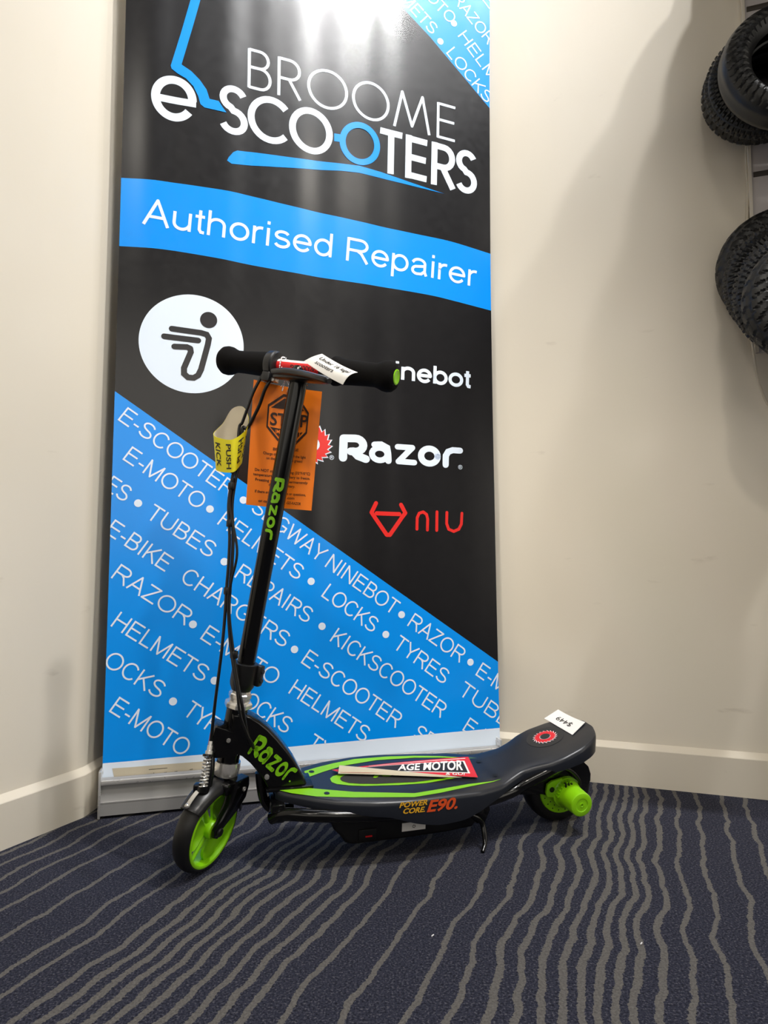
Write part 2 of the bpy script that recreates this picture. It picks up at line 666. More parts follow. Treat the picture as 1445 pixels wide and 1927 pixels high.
def _glyphs():
    """skeletons of a plain grotesque, capital height 1; the stroke half-width is left inside the box"""
    k = 0.05
    l = 0.14
    G = {}

    def g(ch, adv, *sts):
        G[ch] = (adv, [(st[0] == 'c', st[1:] if st[0] == 'c' else st) for st in sts])
    o, t = k, 1 - k
    A_ = arc
    g(' ', 0.39)
    g('-', 0.46, [(0.06, 0.36), (0.40, 0.36)])
    g('A', 0.93, [(0.07, 0), (0.465, 1), (0.86, 0)], [(0.20, 0.34), (0.73, 0.34)])
    g('B', 0.93, [(l, 0), (l, 1)], [(l, t), (0.52, t)] + A_(0.52, 0.74, 0.23, 0.21, 90, -90, 10) + [(l, 0.53)], [(0.5, 0.53)] + A_(0.55, 0.29, 0.27, 0.24, 90, -90, 10) + [(l, o)])
    g('C', 1.0, A_(0.54, 0.5, 0.42, 0.46, 38, 322, 24))
    g('E', 0.93, [(l, 0), (l, 1)], [(l, t), (0.84, t)], [(l, 0.53), (0.79, 0.53)], [(l, o), (0.86, o)])
    g('G', 1.09, A_(0.55, 0.5, 0.43, 0.46, 40, 322, 24), [(0.58, 0.46), (0.95, 0.46), (0.95, 0.14)])
    g('H', 1.0, [(l, 0), (l, 1)], [(0.86, 0), (0.86, 1)], [(l, 0.53), (0.86, 0.53)])
    g('I', 0.39, [(0.195, 0), (0.195, 1)])
    g('K', 0.93, [(l, 0), (l, 1)], [(0.84, 1), (l, 0.34)], [(0.38, 0.58), (0.87, 0)])
    g('L', 0.78, [(l, 0), (l, 1)], [(l, o), (0.72, o)])
    g('M', 1.16, [(l, 0), (l, 1)], [(l, 0.97), (0.58, 0.04), (1.02, 0.97)], [(1.02, 0), (1.02, 1)])
    g('N', 1.0, [(l, 0), (l, 1)], [(l, 0.97), (0.86, 0.03)], [(0.86, 0), (0.86, 1)])
    g('O', 1.09, ['c'] + A_(0.545, 0.5, 0.45, 0.46, 0, 350, 35))
    g('P', 0.93, [(l, 0), (l, 1)], [(l, t), (0.55, t)] + A_(0.55, 0.70, 0.27, 0.25, 90, -90, 10) + [(l, 0.45)])
    g('R', 1.0, [(l, 0), (l, 1)], [(l, t), (0.60, t)] + A_(0.60, 0.72, 0.26, 0.23, 90, -90, 10) + [(l, 0.49)], [(0.50, 0.49), (0.66, 0.38), (0.90, 0)])
    g('S', 0.93, A_(0.465, 0.735, 0.33, 0.215, 18, 265, 16)[:-1] + A_(0.47, 0.275, 0.36, 0.225, 85, -165, 16))
    g('T', 0.85, [(0.04, t), (0.81, t)], [(0.425, 0), (0.425, 1)])
    g('U', 1.0, [(l, 1), (l, 0.38)] + A_(0.5, 0.38, 0.36, 0.33, 180, 360, 16) + [(0.86, 1)])
    g('V', 0.93, [(0.06, 1), (0.465, 0.02), (0.87, 1)])
    g('W', 1.32, [(0.06, 1), (0.36, 0.02), (0.66, 0.97), (0.96, 0.02), (1.26, 1)])
    g('Y', 0.93, [(0.06, 1), (0.465, 0.43), (0.87, 1)], [(0.465, 0.45), (0.465, 0)])
    g('Z', 0.85, [(0.10, t), (0.76, t), (0.07, o), (0.80, o)])
    x = 0.725
    m = x / 2
    lo = ['c'] + A_(0.39, m, 0.29, m - k, 0, 350, 35)
    g('a', 0.78, [(0.11, 0.52)] + A_(0.37, 0.50, 0.24, 0.18, 160, 0, 10) + [(0.61, 0.16), (0.68, 0.0)], [(0.61, 0.42), (0.30, 0.36)] + A_(0.30, 0.20, 0.18, 0.16, 90, 270, 10) + [(0.48, 0.06), (0.61, 0.20)])
    g('b', 0.78, [(0.12, 0), (0.12, 1)], ['c'] + A_(0.40, m, 0.28, m - k, 0, 350, 35))
    g('d', 0.78, [(0.66, 0), (0.66, 1)], ['c'] + A_(0.38, m, 0.28, m - k, 0, 350, 35))
    g('e', 0.78, [(0.10, m + 0.01), (0.68, m + 0.01)] + A_(0.39, m, 0.29, m - k, 3, 325, 26))
    g('h', 0.78, [(0.12, 0), (0.12, 1)], [(0.12, 0.40)] + A_(0.38, 0.43, 0.26, 0.245, 180, 0, 14) + [(0.64, 0)])
    g('i', 0.31, [(0.155, 0), (0.155, x)], [(0.155, 0.87), (0.155, 1.0)])
    g('n', 0.78, [(0.12, 0), (0.12, x)], [(0.12, 0.40)] + A_(0.38, 0.43, 0.26, 0.245, 180, 0, 14) + [(0.64, 0)])
    g('o', 0.78, lo)
    g('p', 0.78, [(0.12, -0.28), (0.12, x)], ['c'] + A_(0.40, m, 0.28, m - k, 0, 350, 35))
    g('r', 0.46, [(0.12, 0), (0.12, x)], [(0.12, 0.40)] + A_(0.36, 0.44, 0.24, 0.235, 180, 75, 8))
    g('s', 0.70, A_(0.35, 0.53, 0.22, 0.145, 18, 265, 12)[:-1] + A_(0.36, 0.215, 0.24, 0.165, 85, -165, 12))
    g('t', 0.39, [(0.19, 0.93), (0.19, 0.16), (0.25, 0.06), (0.36, 0.05)], [(0.03, x - k), (0.35, x - k)])
    g('u', 0.78, [(0.12, x), (0.12, 0.30)] + A_(0.38, 0.30, 0.26, 0.245, 180, 360, 14) + [(0.64, 0.30)], [(0.64, 0), (0.64, x)])
    return G


GLYPH = _glyphs()


# rounded "Razor" wordmark as strokes in a box 4.35 wide x 1 high (capital R = 1)
def razor_word():
    S = []
    S.append(([(0.17, 0.15), (0.17, 0.83), (0.55, 0.85)] + arc(0.56, 0.62, 0.26, 0.23, 90, -90, 10) + [(0.42, 0.39)], 0.27))
    S.append(([(0.50, 0.40), (0.66, 0.24), (0.92, 0.15)], 0.27))
    S.append((arc(1.38, 0.36, 0.26, 0.22, 0, 360, 22), 0.2))
    S.append(([(1.20, 0.68), (1.42, 0.70), (1.62, 0.60), (1.66, 0.40), (1.68, 0.14)], 0.22))
    S.append(([(1.98, 0.66), (2.48, 0.66), (2.02, 0.14), (2.56, 0.13)], 0.2))
    S.append((arc(3.08, 0.40, 0.29, 0.27, 0, 360, 24), 0.22))
    S.append(([(3.66, 0.12), (3.66, 0.45), (3.74, 0.60), (3.90, 0.67), (4.16, 0.67)], 0.22))
    return S


def put_razor(art, o, ex, ey, mi, layer=1, planes=()):
    """o: baseline start, ex: vector of the full width, ey: vector of the cap height"""
    o, ex, ey = V(o), V(ex), V(ey)
    for pts, w in razor_word():
        tmp = Art()
        tmp.stroke(pts, w, 0)
        for q, _, _ in tmp.p:
            r = [o + ex * (x / 4.3) + ey * y for x, y in q]
            art.quads([[(a.x, a.y) for a in r]], mi, layer, planes)


def saw(art, c, ro, ri, mi, layer=1, teeth=18, planes=(), flip=1):
    quads = []
    for k in range(teeth):
        a0 = 2 * PI * k / teeth
        a1 = 2 * PI * (k + 1) / teeth
        am = a0 + (a1 - a0) * (0.85 if flip > 0 else 0.15)
        rb = ro * 0.80
        P = lambda r, a: (c[0] + r * math.cos(a), c[1] + r * math.sin(a))
        quads.append([P(ri, a0), P(rb, a0), P(rb, a1), P(ri, a1)])
        quads.append([P(rb, a0), P(ro, am), P(rb, a1)])
    art.quads(quads, mi, layer, planes)


# ------------------------------------------------------------------ the setting
WL_A = V((-0.6777, 1.193, 0))
WL_B = V((-0.5995, 1.3459, 0))
WL_D = (WL_B - WL_A).normalized()
WR_P = V((0.4793, 1.5421, 0)) + V((0.0, 0.024, 0))
WR_D = V((0.949, -0.314, 0)).normalized()
WR_N = V((-WR_D.y, WR_D.x, 0)) * -1          # into the room
BK_D = V((0.10, 0.99, 0)).normalized()
# inner corner where the return meets the right wall
_den = BK_D.x * WR_D.y - BK_D.y * WR_D.x
_t = ((WR_P.x - WL_B.x) * WR_D.y - (WR_P.y - WL_B.y) * WR_D.x) / _den
CORNER = WL_B + BK_D * _t
WL_FAR = WL_B - WL_D * 2.6
WR_FAR = CORNER + WR_D * 3.6
WALL_H = 2.75

mb = MB()
mb.grid([[V((-3.2, -2.2, 0)), V((3.6, -2.2, 0))], [V((-3.2, 3.0, 0)), V((3.6, 3.0, 0))]])
fl = struct(mb.build('floor', M_CARPET, smooth=0, fix=False))

LN = V((WL_D.y, -WL_D.x, 0))       # left wall normal, into the room
BN = V((BK_D.y, -BK_D.x, 0))
TB = 0.014                           # baseboard thickness


def wall(name, a, b, n, m):
    w = MB()
    d = (b - a).normalized()
    w.box((a + b) / 2 - n * 0.05 + V((0, 0, WALL_H / 2)), d, n, V((0, 0, 1)), (b - a).length / 2, 0.05, WALL_H / 2)
    return struct(w.build(name, m, smooth=0, fix=False))


WLc = WL_B - LN * TB
wl0 = WL_FAR - LN * TB
# left wall face with a softly rounded outer corner into the return
mbw = MB()
rows = []
pl = [wl0, WLc - WL_D * 0.012, WLc - WL_D * 0.006 - LN * 0.0003, WLc + BK_D * 0.006 - BN * 0.0003, WLc + BK_D * 0.012]
rows = [[p, p + V((0, 0, WALL_H))] for p in pl]
back = [[p - LN * 0.1, p - LN * 0.1 + V((0, 0, WALL_H))] for p in (pl[-1], pl[0])]
mbw.grid(rows + back, close_v=True)
mbw.add([p for p, q in rows + back], [list(range(len(rows) + 2))])
mbw.add([q for p, q in rows + back], [list(range(len(rows) + 2))])
struct(mbw.build('wall_left', M_WALL, smooth=40, fix=False))
wall('wall_back', WLc + BK_D * 0.012, CORNER - BN * TB, BN, M_WALL)
wall('wall_right', CORNER - BK_D * 0.0, WR_FAR, WR_N, M_WALL)


def baseboard(name, pts, ns, h=0.094, m=M_BASE):
    """profile swept along floor points (front face line)"""
    prof = [(0.0, 0.0), (0.0, h - 0.0125), (-0.001, h - 0.0110), (-0.0115, h - 0.002), (-0.014, h), (-0.016, h), (-0.016, 0.0)]
    w = MB()
    rows = [[p + nn * (a if a > -0.014 else a) + V((0, 0, z)) for a, z in prof] for p, nn in zip(pts, ns)]
    w.grid(rows, close_u=True)
    w.add(rows[0], [list(range(len(prof)))])
    w.add(rows[-1], [list(range(len(prof)))])
    return struct(w.build(name, m, smooth=12, fix=False))


mid = ((LN + BN) / 2)
baseboard('baseboard_left', [WL_FAR, WL_B - WL_D * 0.004, WL_B + BK_D * 0.004, CORNER - BK_D * 0.02], [LN, mid, mid, BN])
baseboard('baseboard_right', [CORNER + WR_N * TB + WR_D * 0.02, WR_FAR + WR_N * TB], [WR_N, WR_N])

# ------------------------------------------------------------------ the roll-up banner
BL = V((-0.5672, 1.3326, 0))
BR = V((0.2759, 1.5652, 0))
BE = (BR - BL).normalized()
BM = V((BE.y, -BE.x, 0))              # towards the room
BW = (BR - BL).length
OFF = smooth_tab([(0.0, 0.019), (0.07, 0.020), (0.2, 0.025), (0.41, 0.031), (0.63, 0.035), (0.86, 0.040), (1.2, 0.043), (1.35, 0.042), (1.75, 0.036), (2.06, 0.024)], 120, 12)
U0, U1 = 0.004, 0.880
VTOP = 2.04
VBOT = 0.072


def ripple(u):
    k = 1.0 if u < 0.55 else max(0.15, 1.0 - (u - 0.55) / 0.2)
    return k * 0.0007 * math.sin(2 * PI * (u - 0.02) / 0.155) + k * 0.00028 * math.sin(2 * PI * (u + 0.03) / 0.083 + 0.7)


def BS(u, v, off=0.0):
    return BL + BE * u + V((0, 0, v)) + BM * (-interp(OFF, v) + ripple(u) + off)


def bp(px, py):
    k = 0.03
    for _ in range(4):
        p = at_plane(px, py, BL - BM * k, BM)
        k = interp(OFF, p.z)
    return ((p - BL).dot(BE), p.z)


def banner():
    root = thing('rollup_banner', 'tall black and blue roll-up banner with white lettering in an aluminium base', 'banner', BL + BE * BW / 2 - BM * 0.02)
    art = Art()
    KB, BLU, WHT, RED, DRK = 0, 1, 2, 3, 4
    edge = [(1, 0, U0), (-1, 0, -U1)]
    zA = lambda x, y: bp(180 + x / 1.8766, y / 1.8766)
    zB = lambda x, y: bp(180 + x / 1.8766, 440 + y / 1.8766)
    zC = lambda x, y: bp(180 + x / 1.8766, 740 + y / 1.8766)
    zD = lambda x, y: bp(160 + x / 1.80625, 1150 + y / 1.80625)

    # ---- the sheet: dense grid cut into blue / black / white areas by its design lines
    low0, low1 = bp(190, 1437), bp(938, 1370)

    def low(u):
        return low0[1] + (low1[1] - low0[1]) * (u - low0[0]) / (low1[0] - low0[0])
    dg = [bp(219, 738), bp(446, 898.5), bp(700, 1078), bp(935, 1244)]
    top = [bp(743.8, 0), bp(808.8, 69), bp(867, 138.5), bp(919, 201)]
    bt = [bp(*p) for p in ((231.7, 334.6), (286.6, 338), (366.5, 349), (446, 362), (553, 389), (659.6, 413), (766, 437), (846, 453), (918, 476))]
    bb = [bp(*p) for p in ((228, 463), (313, 469), (393, 482.6), (500, 504), (606, 522.6), (713, 538.6), (819.5, 557), (918, 583))]

    def line(tab, u):
        tab = sorted(tab)
        if u < tab[0][0]:
            (a, fa), (b, fb) = tab[0], tab[1]
            return fa + (fb - fa) * (u - a) / (b - a)
        if u > tab[-1][0]:
            (a, fa), (b, fb) = tab[-2], tab[-1]
            return fb + (fb - fa) * (u - b) / (b - a)
        return interp(tab, u)
    sbt = smooth_tab([(U0, line(bt, U0))] + sorted(bt)[1:-1] + [(U1, line(bt, U1))], 90, 10)
    sbb = smooth_tab([(U0, line(bb, U0))] + sorted(bb)[1:-1] + [(U1, line(bb, U1))], 90, 10)
    mb = MB()
    NU = 220
    us = [U0 + (U1 - U0) * i / NU for i in range(NU + 1)]

    def strip(lo, hi, mi, nv):
        rows = []
        for j in range(nv + 1):
            t = j / nv
            rows.append([BS(u, lo(u) + (hi(u) - lo(u)) * t) for u in us])
        mb.grid(rows, mi)
    f_low = lambda u: max(low(u), VBOT + 0.001)
    f_dg = lambda u: line(dg, u)
    f_bb = lambda u: interp(sbb, u)
    f_bt = lambda u: interp(sbt, u)
    f_tp = lambda u: min(VTOP, line(top, u))
    strip(lambda u: VBOT, f_low, WHT, 4)
    strip(f_low, f_dg, BLU, 20)
    strip(f_dg, f_bb, KB, 24)
    strip(f_bb, f_bt, BLU, 6)
    strip(f_bt, f_tp, KB, 22)
    strip(f_tp, lambda u: VTOP, BLU, 8)

    # ---- lettering on the lower blue area
    lp = edge + [(-(low1[1] - low0[1]) / (low1[0] - low0[0]), 1, low0[1] - (low1[1] - low0[1]) / (low1[0] - low0[0]) * low0[0])]
    CAPS = 0.0352
    words = [
        ('E-SCOOTER', (221, 790), (430, 936)), ('SEGWAY', (471, 961), (600, 1058)), ('NINEBOT', (610.6, 1066), (738, 1157)),
        ('RAZOR', (765.6, 1177), (864, 1247)), ('E-MOTO', (894, 1270), (1003, 1347)),
        ('E-MOTO', (230, 864.6), (373, 959)), ('HELMETS', (408, 986), (558, 1092)), ('LOCKS', (604, 1122), (699, 1191)),
        ('TYRES', (739, 1219), (833, 1288)), ('TUBES', (862, 1306), (974, 1388)),
        ('TYRES', (131, 878), (232, 945)), ('TUBES', (274, 974), (393, 1050)), ('REPAIRS', (440.5, 1086), (576, 1173)),
        ('KICKSCOOTER', (620, 1206), (828, 1351)), ('E-BIKE', (869.4, 1374), (960, 1440)),
        ('E-BIKE', (197, 1003), (309, 1076)), ('CHARGERS', (338, 1093), (532, 1219)), ('E-SCOOTER', (565.5, 1247), (743.5, 1370)),
        ('SEGWAY', (776, 1388), (890, 1467)),
        ('RAZOR', (208, 1087), (347, 1177)), ('E-MOTO', (376, 1202), (513, 1290)), ('HELMETS', (542, 1304), (683, 1397)),
        ('HELMETS', (207.6, 1178), (379, 1284)), ('LOCKS', (437, 1316), (536, 1381)), ('TYRES', (576, 1407), (676, 1474)),
        ('LOCKS', (172, 1238), (296, 1315)), ('TYRES', (344, 1345), (441, 1410)),
        ('E-MOTO', (204.5, 1339), (343, 1424)),
    ]
    for s, a, b in words:
        art.letters(s, bp(*a), bp(*b), CAPS, WHT, planes=lp, weight=0.10)
    for x, y in ((458, 941), (755.5, 1156.7), (885, 1246), (395, 958), (585.5, 1094), (726, 1194), (260, 947), (422, 1057),
                 (606, 1178.6), (554, 1222), (363, 1175), (403.6, 1280.6), (325.5, 1320)):
        art.disc(bp(x, y), 0.0082, WHT, planes=lp, seg=24)
    # ---- lettering on the upper blue corner
    for s, a, b in (('HELMETS', (708, -52), (811, 65)), ('LOCKS', (839, 100), (914, 194)), ('MOTO', (782, -25), (846, 45)), ('HELMETS', (861, 68), (967, 212)),
                    ('RAZOR', (850, -2), (917, 84)), ('E-BIKE', (905, -3), (990, 110))):
        art.letters(s, bp(*a), bp(*b), 0.031, WHT, planes=edge, weight=0.105)
    for x, y in ((828.5, 78), (854, 44)):
        art.disc(bp(x, y), 0.0082, WHT, planes=edge, seg=24)

    # ---- the shop sign: thin and bold letters drawn as strokes, box per letter
    def glyph(strokes, bl, br, tl, w, mi, caps=False, layer=1):
        o, ex, ey = V(bl), V(br) - V(bl), V(tl) - V(bl)
        for st in strokes:
            closed = st[0] == 'c'
            pts = st[1:] if closed else st
            art.stroke([tuple(o + ex * x + ey * y) for x, y in pts], w, mi, layer, closed=closed, caps=caps)
    G = {
        'B': [[(0.04, 0), (0.04, 1)], [(0.04, 0.98), (0.5, 0.98)] + arc(0.5, 0.76, 0.38, 0.22, 90, -90, 10) + [(0.04, 0.54)], [(0.5, 0.54)] + arc(0.55, 0.28, 0.42, 0.26, 90, -90, 10) + [(0.04, 0.02)]],
        'R': [[(0.04, 0), (0.04, 1)], [(0.04, 0.97), (0.5, 0.97)] + arc(0.5, 0.72, 0.43, 0.25, 90, -90, 10) + [(0.04, 0.47)], [(0.48, 0.47), (0.97, 0)]],
        'O': [['c'] + arc(0.5, 0.5, 0.48, 0.49, 0, 350, 35)],
        'M': [[(0.02, 0), (0.22, 1), (0.5, 0.12), (0.78, 1), (0.98, 0)]],
        'E': [[(0.06, 0), (0.06, 1)], [(0.06, 0.97), (1, 0.97)], [(0.06, 0.52), (0.95, 0.52)], [(0.06, 0.03), (1, 0.03)]],
        'S': [arc(0.5, 0.74, 0.38, 0.2, 25, 270, 16)[:-1] + arc(0.5, 0.27, 0.40, 0.215, 90, -155, 16)],
        'C': [arc(0.52, 0.5, 0.46, 0.43, 42, 318, 26)],
        'T': [[(0.0, 0.93), (1.0, 0.93)], [(0.5, 0.93), (0.5, 0)]],
    }
    s_ = (502 - 308) / (1268 - 540)

    def tz(x):
        return 308 + (x - 540) * s_
    hz = lambda x: 138 - (x - 540) * 0.020
    for ch, x0, x1 in (('B', 538, 618), ('R', 643, 724), ('O', 748, 888), ('O', 906, 1035), ('M', 1052, 1180), ('E', 1204, 1268)):
        glyph(G[ch], zA(x0, tz(x0)), zA(x1, tz(x1)), zA(x0 + 2, tz(x0) - hz(x0)), 0.0068, WHT)
    tb = lambda x: 470 + (x - 470) * 0.252
    hb = lambda x: 168 - (x - 470) * 0.024
    for ch, x0, x1 in (('S', 436, 534), ('C', 538, 690), ('O', 682, 835), ('T', 1002, 1080), ('E', 1092, 1168), ('R', 1182, 1272), ('S', 1272, 1342)):
        h = hb(x0)
        y0, y1 = tb(x0), tb(x1)
        g = G[ch]
        if ch == 'O':
            g = [['c'] + arc(0.5, 0.5, 0.43, 0.43, 0, 350, 35)]
        if ch == 'R':
            g = [[(0.13, 0), (0.13, 1)], [(0.13, 0.925), (0.5, 0.925)] + arc(0.5, 0.69, 0.33, 0.235, 90, -90, 10) + [(0.13, 0.455)], [(0.46, 0.455), (0.88, 0)]]
        if ch == 'E':
            g = [[(0.14, 0), (0.14, 1)], [(0.14, 0.92), (1, 0.92)], [(0.14, 0.50), (0.95, 0.50)], [(0.14, 0.08), (1, 0.08)]]
        glyph(g, zA(x0, y0), zA(x1, y1), zA(x0 + 3, y0 - h), 0.0158, WHT)
    # blue o with its little tab
    c = V(zA(933, 508))
    rx = (V(zA(1005, 525)) - V(zA(862, 489))).length / 2
    ry = abs(zA(933, 433)[1] - zA(933, 584)[1]) / 2
    art.stroke(arc(c.x, c.y, rx - 0.0075, ry - 0.0075, 0, 352, 44), 0.0150, BLU, 2, closed=True)
    t0, t1 = V(zA(842, 485)), V(zA(872, 490))
    art.stroke([tuple(t0), tuple(t1)], 0.019, BLU, 1, caps=False)
    # e
    c = V(zA(277, 348))
    re = abs(zA(277, 269)[1] - zA(277, 428)[1]) / 2
    rex = (V(zA(356, 352)) - V(zA(197, 344))).length / 2
    art.stroke([(c.x + (rex - 0.009) * math.cos(math.radians(a)), c.y + (re - 0.009) * math.sin(math.radians(a))) for a in range(0, 326, 6)], 0.0185, WHT, 1, caps=False)
    art.stroke([(c.x - rex + 0.01, c.y - 0.004), (c.x + rex - 0.001, c.y - 0.004)], 0.0165, WHT, 1, caps=False)
    # blue scooter outline: stem, curve round the e, deck stub
    art.poly([zA(*p) for p in ((358, -60), (335, 0), (300, 120), (265, 232), (268, 243), (290, 260), (320, 278), (345, 305), (362, 340), (370, 368), (384, 380), (462, 399),
                               (448, 380), (434, 358), (402, 350), (392, 318), (368, 283), (338, 252), (303, 228), (340, 105), (370, 0), (390, -60))], BLU, 2)
    art.poly([zA(*p) for p in ((464, 568), (470, 556), (486, 538), (500, 532), (560, 538), (700, 558), (850, 576), (930, 586), (1010, 608), (1110, 644), (1230, 684),
                               (1110, 655), (1000, 627), (930, 611), (870, 604), (700, 594), (560, 585), (480, 579))], BLU, 1)
    # ---- authorised repairer
    art.letters('Authorised Repairer', bp(271, 422), bp(893, 540), 0.058, WHT, weight=0.118, bow=0.09)
    # ---- white disc with the running figure
    c = V(zB(341, 388))
    rr = abs(zB(342, 214)[1] - zB(342, 562)[1]) / 2
    art.disc(tuple(c), rr, WHT, 1, seg=80)
    art.disc(zB(399, 305), 0.0185, DRK, 2, seg=32)
    ws = 0.0128
    art.stroke([zB(*p) for p in ((269, 335), (372, 350), (392, 356), (400, 370), (396, 392), (372, 480), (362, 500), (346, 509), (326, 507), (312, 494), (312, 474),
                                 (336, 418), (334, 405), (322, 400), (278, 398))], ws, DRK, 2)
    art.stroke([zB(*p) for p in ((242, 362), (362, 377))], ws, DRK, 2)
    # ---- ninebot
    art.letters('ninebot', bp(713, 709.5), bp(883, 729.5), 0.044, WHT, weight=0.19)
    # ---- red saw blade + wordmark
    c = bp(588, 836)
    saw(art, c, 0.048, 0.012, WHT, 1, 20)
    saw(art, c, 0.044, 0.017, RED, 2, 20)
    art.disc(c, 0.016, WHT, 3, seg=24)
    o = V(bp(635, 869))
    put_razor(art, o, V(bp(872, 883)) - o, V(bp(637, 815)) - o, WHT)
    for x, y in ((623.5, 862), (866, 880)):
        a = bp(x - 4, y + 3)
        art.text('®', a, (a[0] + 0.011, a[1]), 0.010, WHT)
    # ---- red horned mark + niu
    wN = 0.0098
    art.stroke([zC(*p) for p in ((990, 388), (974, 421), (984, 436), (1028, 500), (1039, 500), (1083, 436), (1093, 423), (1078, 394))], wN, RED)
    art.stroke([zC(*p) for p in ((992, 424), (1072, 427))], wN, RED)
    art.stroke([zC(*p) for p in ((1134, 480), (1135, 440), (1142, 424), (1156, 419), (1168, 428), (1172, 444), (1171, 483))], 0.0072, RED)
    art.stroke([zC(*p) for p in ((1205, 419), (1204, 484))], 0.0072, RED)
    art.stroke([zC(*p) for p in ((1240, 421), (1239, 460), (1246, 480), (1264, 488), (1282, 480), (1291, 462), (1293, 424))], 0.0072, RED)
    art.fine(0.02).to(mb, BS, 0.00045)
    bk = [sheet_mat('banner_black', (22, 21, 23)), sheet_mat('banner_blue', (0, 146, 245)), sheet_mat('banner_white', (228, 240, 255)), sheet_mat('banner_red', (222, 44, 40)), sheet_mat('banner_dark_print', (40, 39, 42))]
    sh = mb.build('printed_sheet', bk, root, smooth=60, recalc=False)

    # ---- instruction sticker on the white foot of the sheet
    mb = MB()
    q = [bp(211, 1446), bp(405, 1431), bp(405, 1461), bp(218, 1477)]
    a2 = Art()
    a2.poly(q, 0, 1)
    for i in range(7):
        y = 1459 + i * 2.9
        a2.stroke([bp(217 + (i % 3) * 3 + (3 if i > 4 else 0), y + 2.6), bp(262, y - 1)], 0.0006, 1, 2, caps=False)
    a2.stroke([bp(280, 1448), bp(315, 1445)], 0.0009, 1, 2, caps=False)
    for x0, y0, x1, y1 in ((281, 1464, 311, 1460), (331, 1458, 360, 1454)):
        a2.stroke([bp(x0, y0), bp(x1, y1)], 0.0011, 1, 2, caps=False)
        for xx, yy in ((x0, y0), (x1, y1)):
            a2.disc(bp(xx, yy - 2), 0.0026, 1, 2, seg=10)
            a2.stroke([bp(xx - 2, yy + 6), bp(xx, yy), bp(xx + 3, yy + 6)], 0.0009, 1, 2, caps=False)
            a2.stroke([bp(xx - 3, yy - 6), bp(xx + 3, yy - 7)], 0.0009, 1, 2, caps=False)
    a2.stroke([bp(289, 1454), bp(293, 1460)], 0.0010, 1, 2, caps=False)
    a2.fine(0.02).to(mb, BS, 0.0005)
    mb.build('instruction_sticker', [M_BEIGE, M_INK], sh, smooth=0, recalc=False)['label'] = 'beige sticker with small line drawings of hands'

    # ---- aluminium cassette base
    def base_pt(u, d, z):
        return BL + BE * u - BM * d + V((0, 0, z))
    prof = [(0.000, 0.006), (0.000, 0.030), (0.0025, 0.031), (0.004, 0.036), (0.006, 0.064), (0.004, 0.066), (0.002, 0.070), (0.004, 0.075), (0.010, 0.077),
            (0.016, 0.076), (0.0165, 0.066), (0.031, 0.066), (0.032, 0.080), (0.042, 0.081), (0.060, 0.070), (0.062, 0.006)]
    mb = MB()
    rows = [[base_pt(u, d, z) for d, z in prof] for u in (0.005, BW - 0.005)]
    mb.grid(rows, 0, close_u=True)
    cas = mb.build('cassette', M_ALUD, root, smooth=20)
    mb = MB()
    mb.box(base_pt(BW / 2, -0.0015, 0.0705), BE, BM, V((0, 0, 1)), BW / 2 - 0.005, 0.0022, 0.0048, 0.0015)
    mb.box(base_pt(BW / 2, 0.0005, 0.0315), BE, BM, V((0, 0, 1)), BW / 2 - 0.005, 0.0012, 0.0012)
    mb.build('trim_rail', M_ALU, cas, smooth=30)['label'] = 'bright raised strip along the front edge'
    for u in (0.0025, BW - 0.0025):
        mb = MB()
        mb.box(base_pt(u, 0.030, 0.047), BE, BM, V((0, 0, 1)), 0.0025, 0.033, 0.046, 0.0015)
        e = mb.build('end_cap', M_ALU, root, smooth=30)
        mb = MB()
        mb.lathe(base_pt(u, 0.024, 0.085), V((1, 0, 0)), [(0.0, -0.004), (0.004, -0.004), (0.004, 0.004), (0.0, 0.004)], 12)
        mb.build('screw', M_STEEL, e)
    mb = MB()
    mb.tube([base_pt(BW / 2, 0.058, 0.03), base_pt(BW / 2, 0.056, VTOP)], 0.0055, 12)
    mb.build('support_pole', M_ALU, root)
    mb = MB()
    mb.box(BS(0.442, VTOP + 0.006, -0.008), BE, BM, V((0, 0, 1)), 0.441, 0.014, 0.012, 0.003)
    mb.build('top_rail', M_ALU, root)
    return root


def sheet_mat(name, rgb):
    m = mat(name, rgb, 0.24)
    b = m.node_tree.nodes['Principled BSDF']
    b.inputs['Specular IOR Level'].default_value = 0.7
    return m


banner()

# ------------------------------------------------------------------ the electric scooter
SD = V((0.9573, 0.2892, 0)).normalized()          # towards the rear wheel
LEAN = 0.12
_n = V((SD.y, -SD.x, 0))
SN = V((0, 0, 1)) * math.cos(LEAN) + _n * math.sin(LEAN)
SL = _n * math.cos(LEAN) - V((0, 0, 1)) * math.sin(LEAN)   # towards the viewer
SO = V((-0.2867, 1.1523, 0))
HUB = V((-0.2945, 1.118, 0.0725))
AX0 = V((-0.2839, 1.1439, 0.0723))
SS = V((0.1829, -0.0682, 0.9808)).normalized()    # steering axis, upwards
SB = V((0.9078, -0.3713, -0.1951)).normalized()   # handlebar direction, to the right
SK = V((0.3774, 0.926, -0.006)).normalized()      # backwards for the steered wheel
RHUB = V((0.341, 1.333, 0.0705))


def W(x, y, z):
    return SO + SD * x + SL * y + SN * z


def A(b, k, s):           # steering frame, origin on the axis
    return AX0 + SB * b + SK * k + SS * s


scooter = thing('electric_scooter', 'black kids electric scooter with lime green wheels parked before the banner', 'scooter', (0.02, 1.24, 0))

